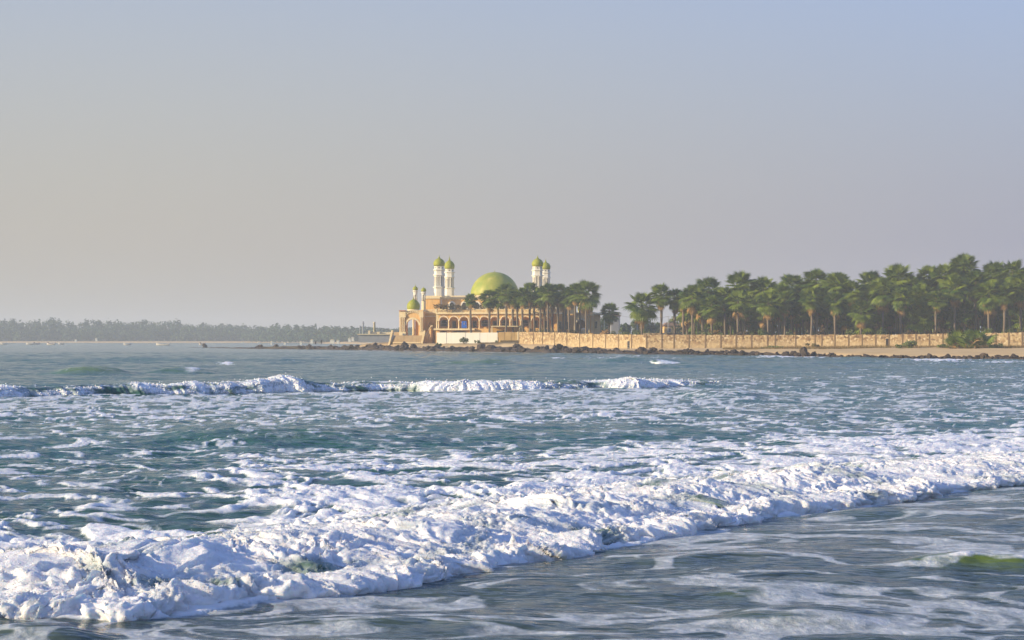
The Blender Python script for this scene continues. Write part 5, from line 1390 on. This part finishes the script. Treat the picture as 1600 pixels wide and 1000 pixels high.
for b in ((6, 537, 1200, 4, 0, .2, 'small dark boat at the left edge off the far beach'), (47, 537, 1170, 4.6, 0, .1, 'white fishing boat lying left of a darker one off the far beach'), (57, 536.5, 1210, 4, 1, .5, 'darker boat with a motor beside the white one'), (80, 537, 1130, 5.2, 1, -.1, 'white boat with a red rail in front of the far wood'),
          (96, 536.6, 1200, 3.6, 0, .3, 'small boat right of the one with the red rail'), (199, 538.2, 1080, 4.2, 0, .15, 'pale boat alone in the middle of the far beach'), (255, 538.2, 1020, 7.6, 0, -.05, 'longest white boat anchored off the far beach'), (316, 537.5, 1080, 3.6, 1, .3, 'small boat right of the longest white boat')):
    boat(*b)

# ------------------------------------------------------------------ two people on the rocks
def person(px, Y, zb, h, lean, arms, label):
    e = empty('person', (X(px, Y), Y, zb)); tag(e, label, 'person')
    s = h/1.75
    J = {'pel': (0, 0, .95), 'ch': (lean*.12, 0, 1.25), 'nk': (lean*.2, 0, 1.47), 'hd': (lean*.26, -.02, 1.60), 'tp': (lean*.27, -.02, 1.72),
         'lh': (-.09, 0, .9), 'lk': (-.13, -.06, .5), 'la': (-.14, .02, .08), 'lt': (-.15, -.14, .03), 'rh': (.09, 0, .9), 'rk': (.15, -.08, .5), 'ra': (.17, .03, .08), 'rt': (.18, -.13, .03),
         'ls': (-.19+lean*.18, 0, 1.40), 'le': (-.30+lean*.1, -.05, 1.13), 'lw': (-.30-arms*.1, -.22, .95+arms*.3), 'rs': (.19+lean*.18, 0, 1.40), 're': (.31+lean*.1, -.05, 1.14), 'rw': (.30+arms*.15, -.24, .96+arms*.25)}
    Rd = {'pel': .14, 'ch': .15, 'nk': .06, 'hd': .10, 'tp': .08, 'lh': .10, 'lk': .065, 'la': .045, 'lt': .04, 'rh': .10, 'rk': .065, 'ra': .045, 'rt': .04, 'ls': .06, 'le': .045, 'lw': .035, 'rs': .06, 're': .045, 'rw': .035}
    E = [('pel', 'ch'), ('ch', 'nk'), ('nk', 'hd'), ('hd', 'tp'), ('pel', 'lh'), ('lh', 'lk'), ('lk', 'la'), ('la', 'lt'), ('pel', 'rh'), ('rh', 'rk'), ('rk', 'ra'), ('ra', 'rt'), ('ch', 'ls'), ('ls', 'le'), ('le', 'lw'), ('ch', 'rs'), ('rs', 're'), ('re', 'rw')]
    ks = list(J); me = bpy.data.meshes.new('body'); me.from_pydata([tuple(c*s for c in J[k]) for k in ks], [(ks.index(a), ks.index(b)) for a, b in E], [])
    o = bpy.data.objects.new('body', me); COL.objects.link(o); o.parent = e
    sk = o.modifiers.new('skin', 'SKIN'); sv = me.skin_vertices[0].data
    for i, k in enumerate(ks): sv[i].radius = (Rd[k]*s, Rd[k]*s)
    sv[0].use_root = True
    o.modifiers.new('sub', 'SUBSURF').levels = 1; o.modifiers['sub'].render_levels = 1
    me.materials.append(M['skin'])
    MB().lathe(0, 0, [(.17*s, .45*s), (.20*s, .8*s), (.19*s, .98*s), (.20*s, 1.25*s), (.19*s, 1.40*s), (.09*s, 1.46*s)], 12).build('shirt', M['cloth_dark']).parent = e
for a in ((502, 640, 1.35, 1.75, .4, .9, 'person in dark clothes standing on the rocks with arms held out'), (493, 640, 1.2, 1.6, -.2, 0, 'smaller person in dark clothes left of the one with arms out')): person(*a)
# ------------------------------------------------------------------ haze
hm_, hnt, hb = mat('hazy_air')
hnt.nodes.remove(hb)
pv = N(hnt, 'ShaderNodeVolumePrincipled'); pv.inputs['Color'].default_value = (.84, .89, .95, 1); pv.inputs['Density'].default_value = 0.0003
pv.inputs['Anisotropy'].default_value = 0.0
L(hnt, pv.outputs[0], hnt.nodes['Material Output'].inputs['Volume'])
hz_o = MB().box(-1300, -30, -11, 1300, 3700, 44).build('haze', hm_)
hz_o['kind'] = 'stuff'
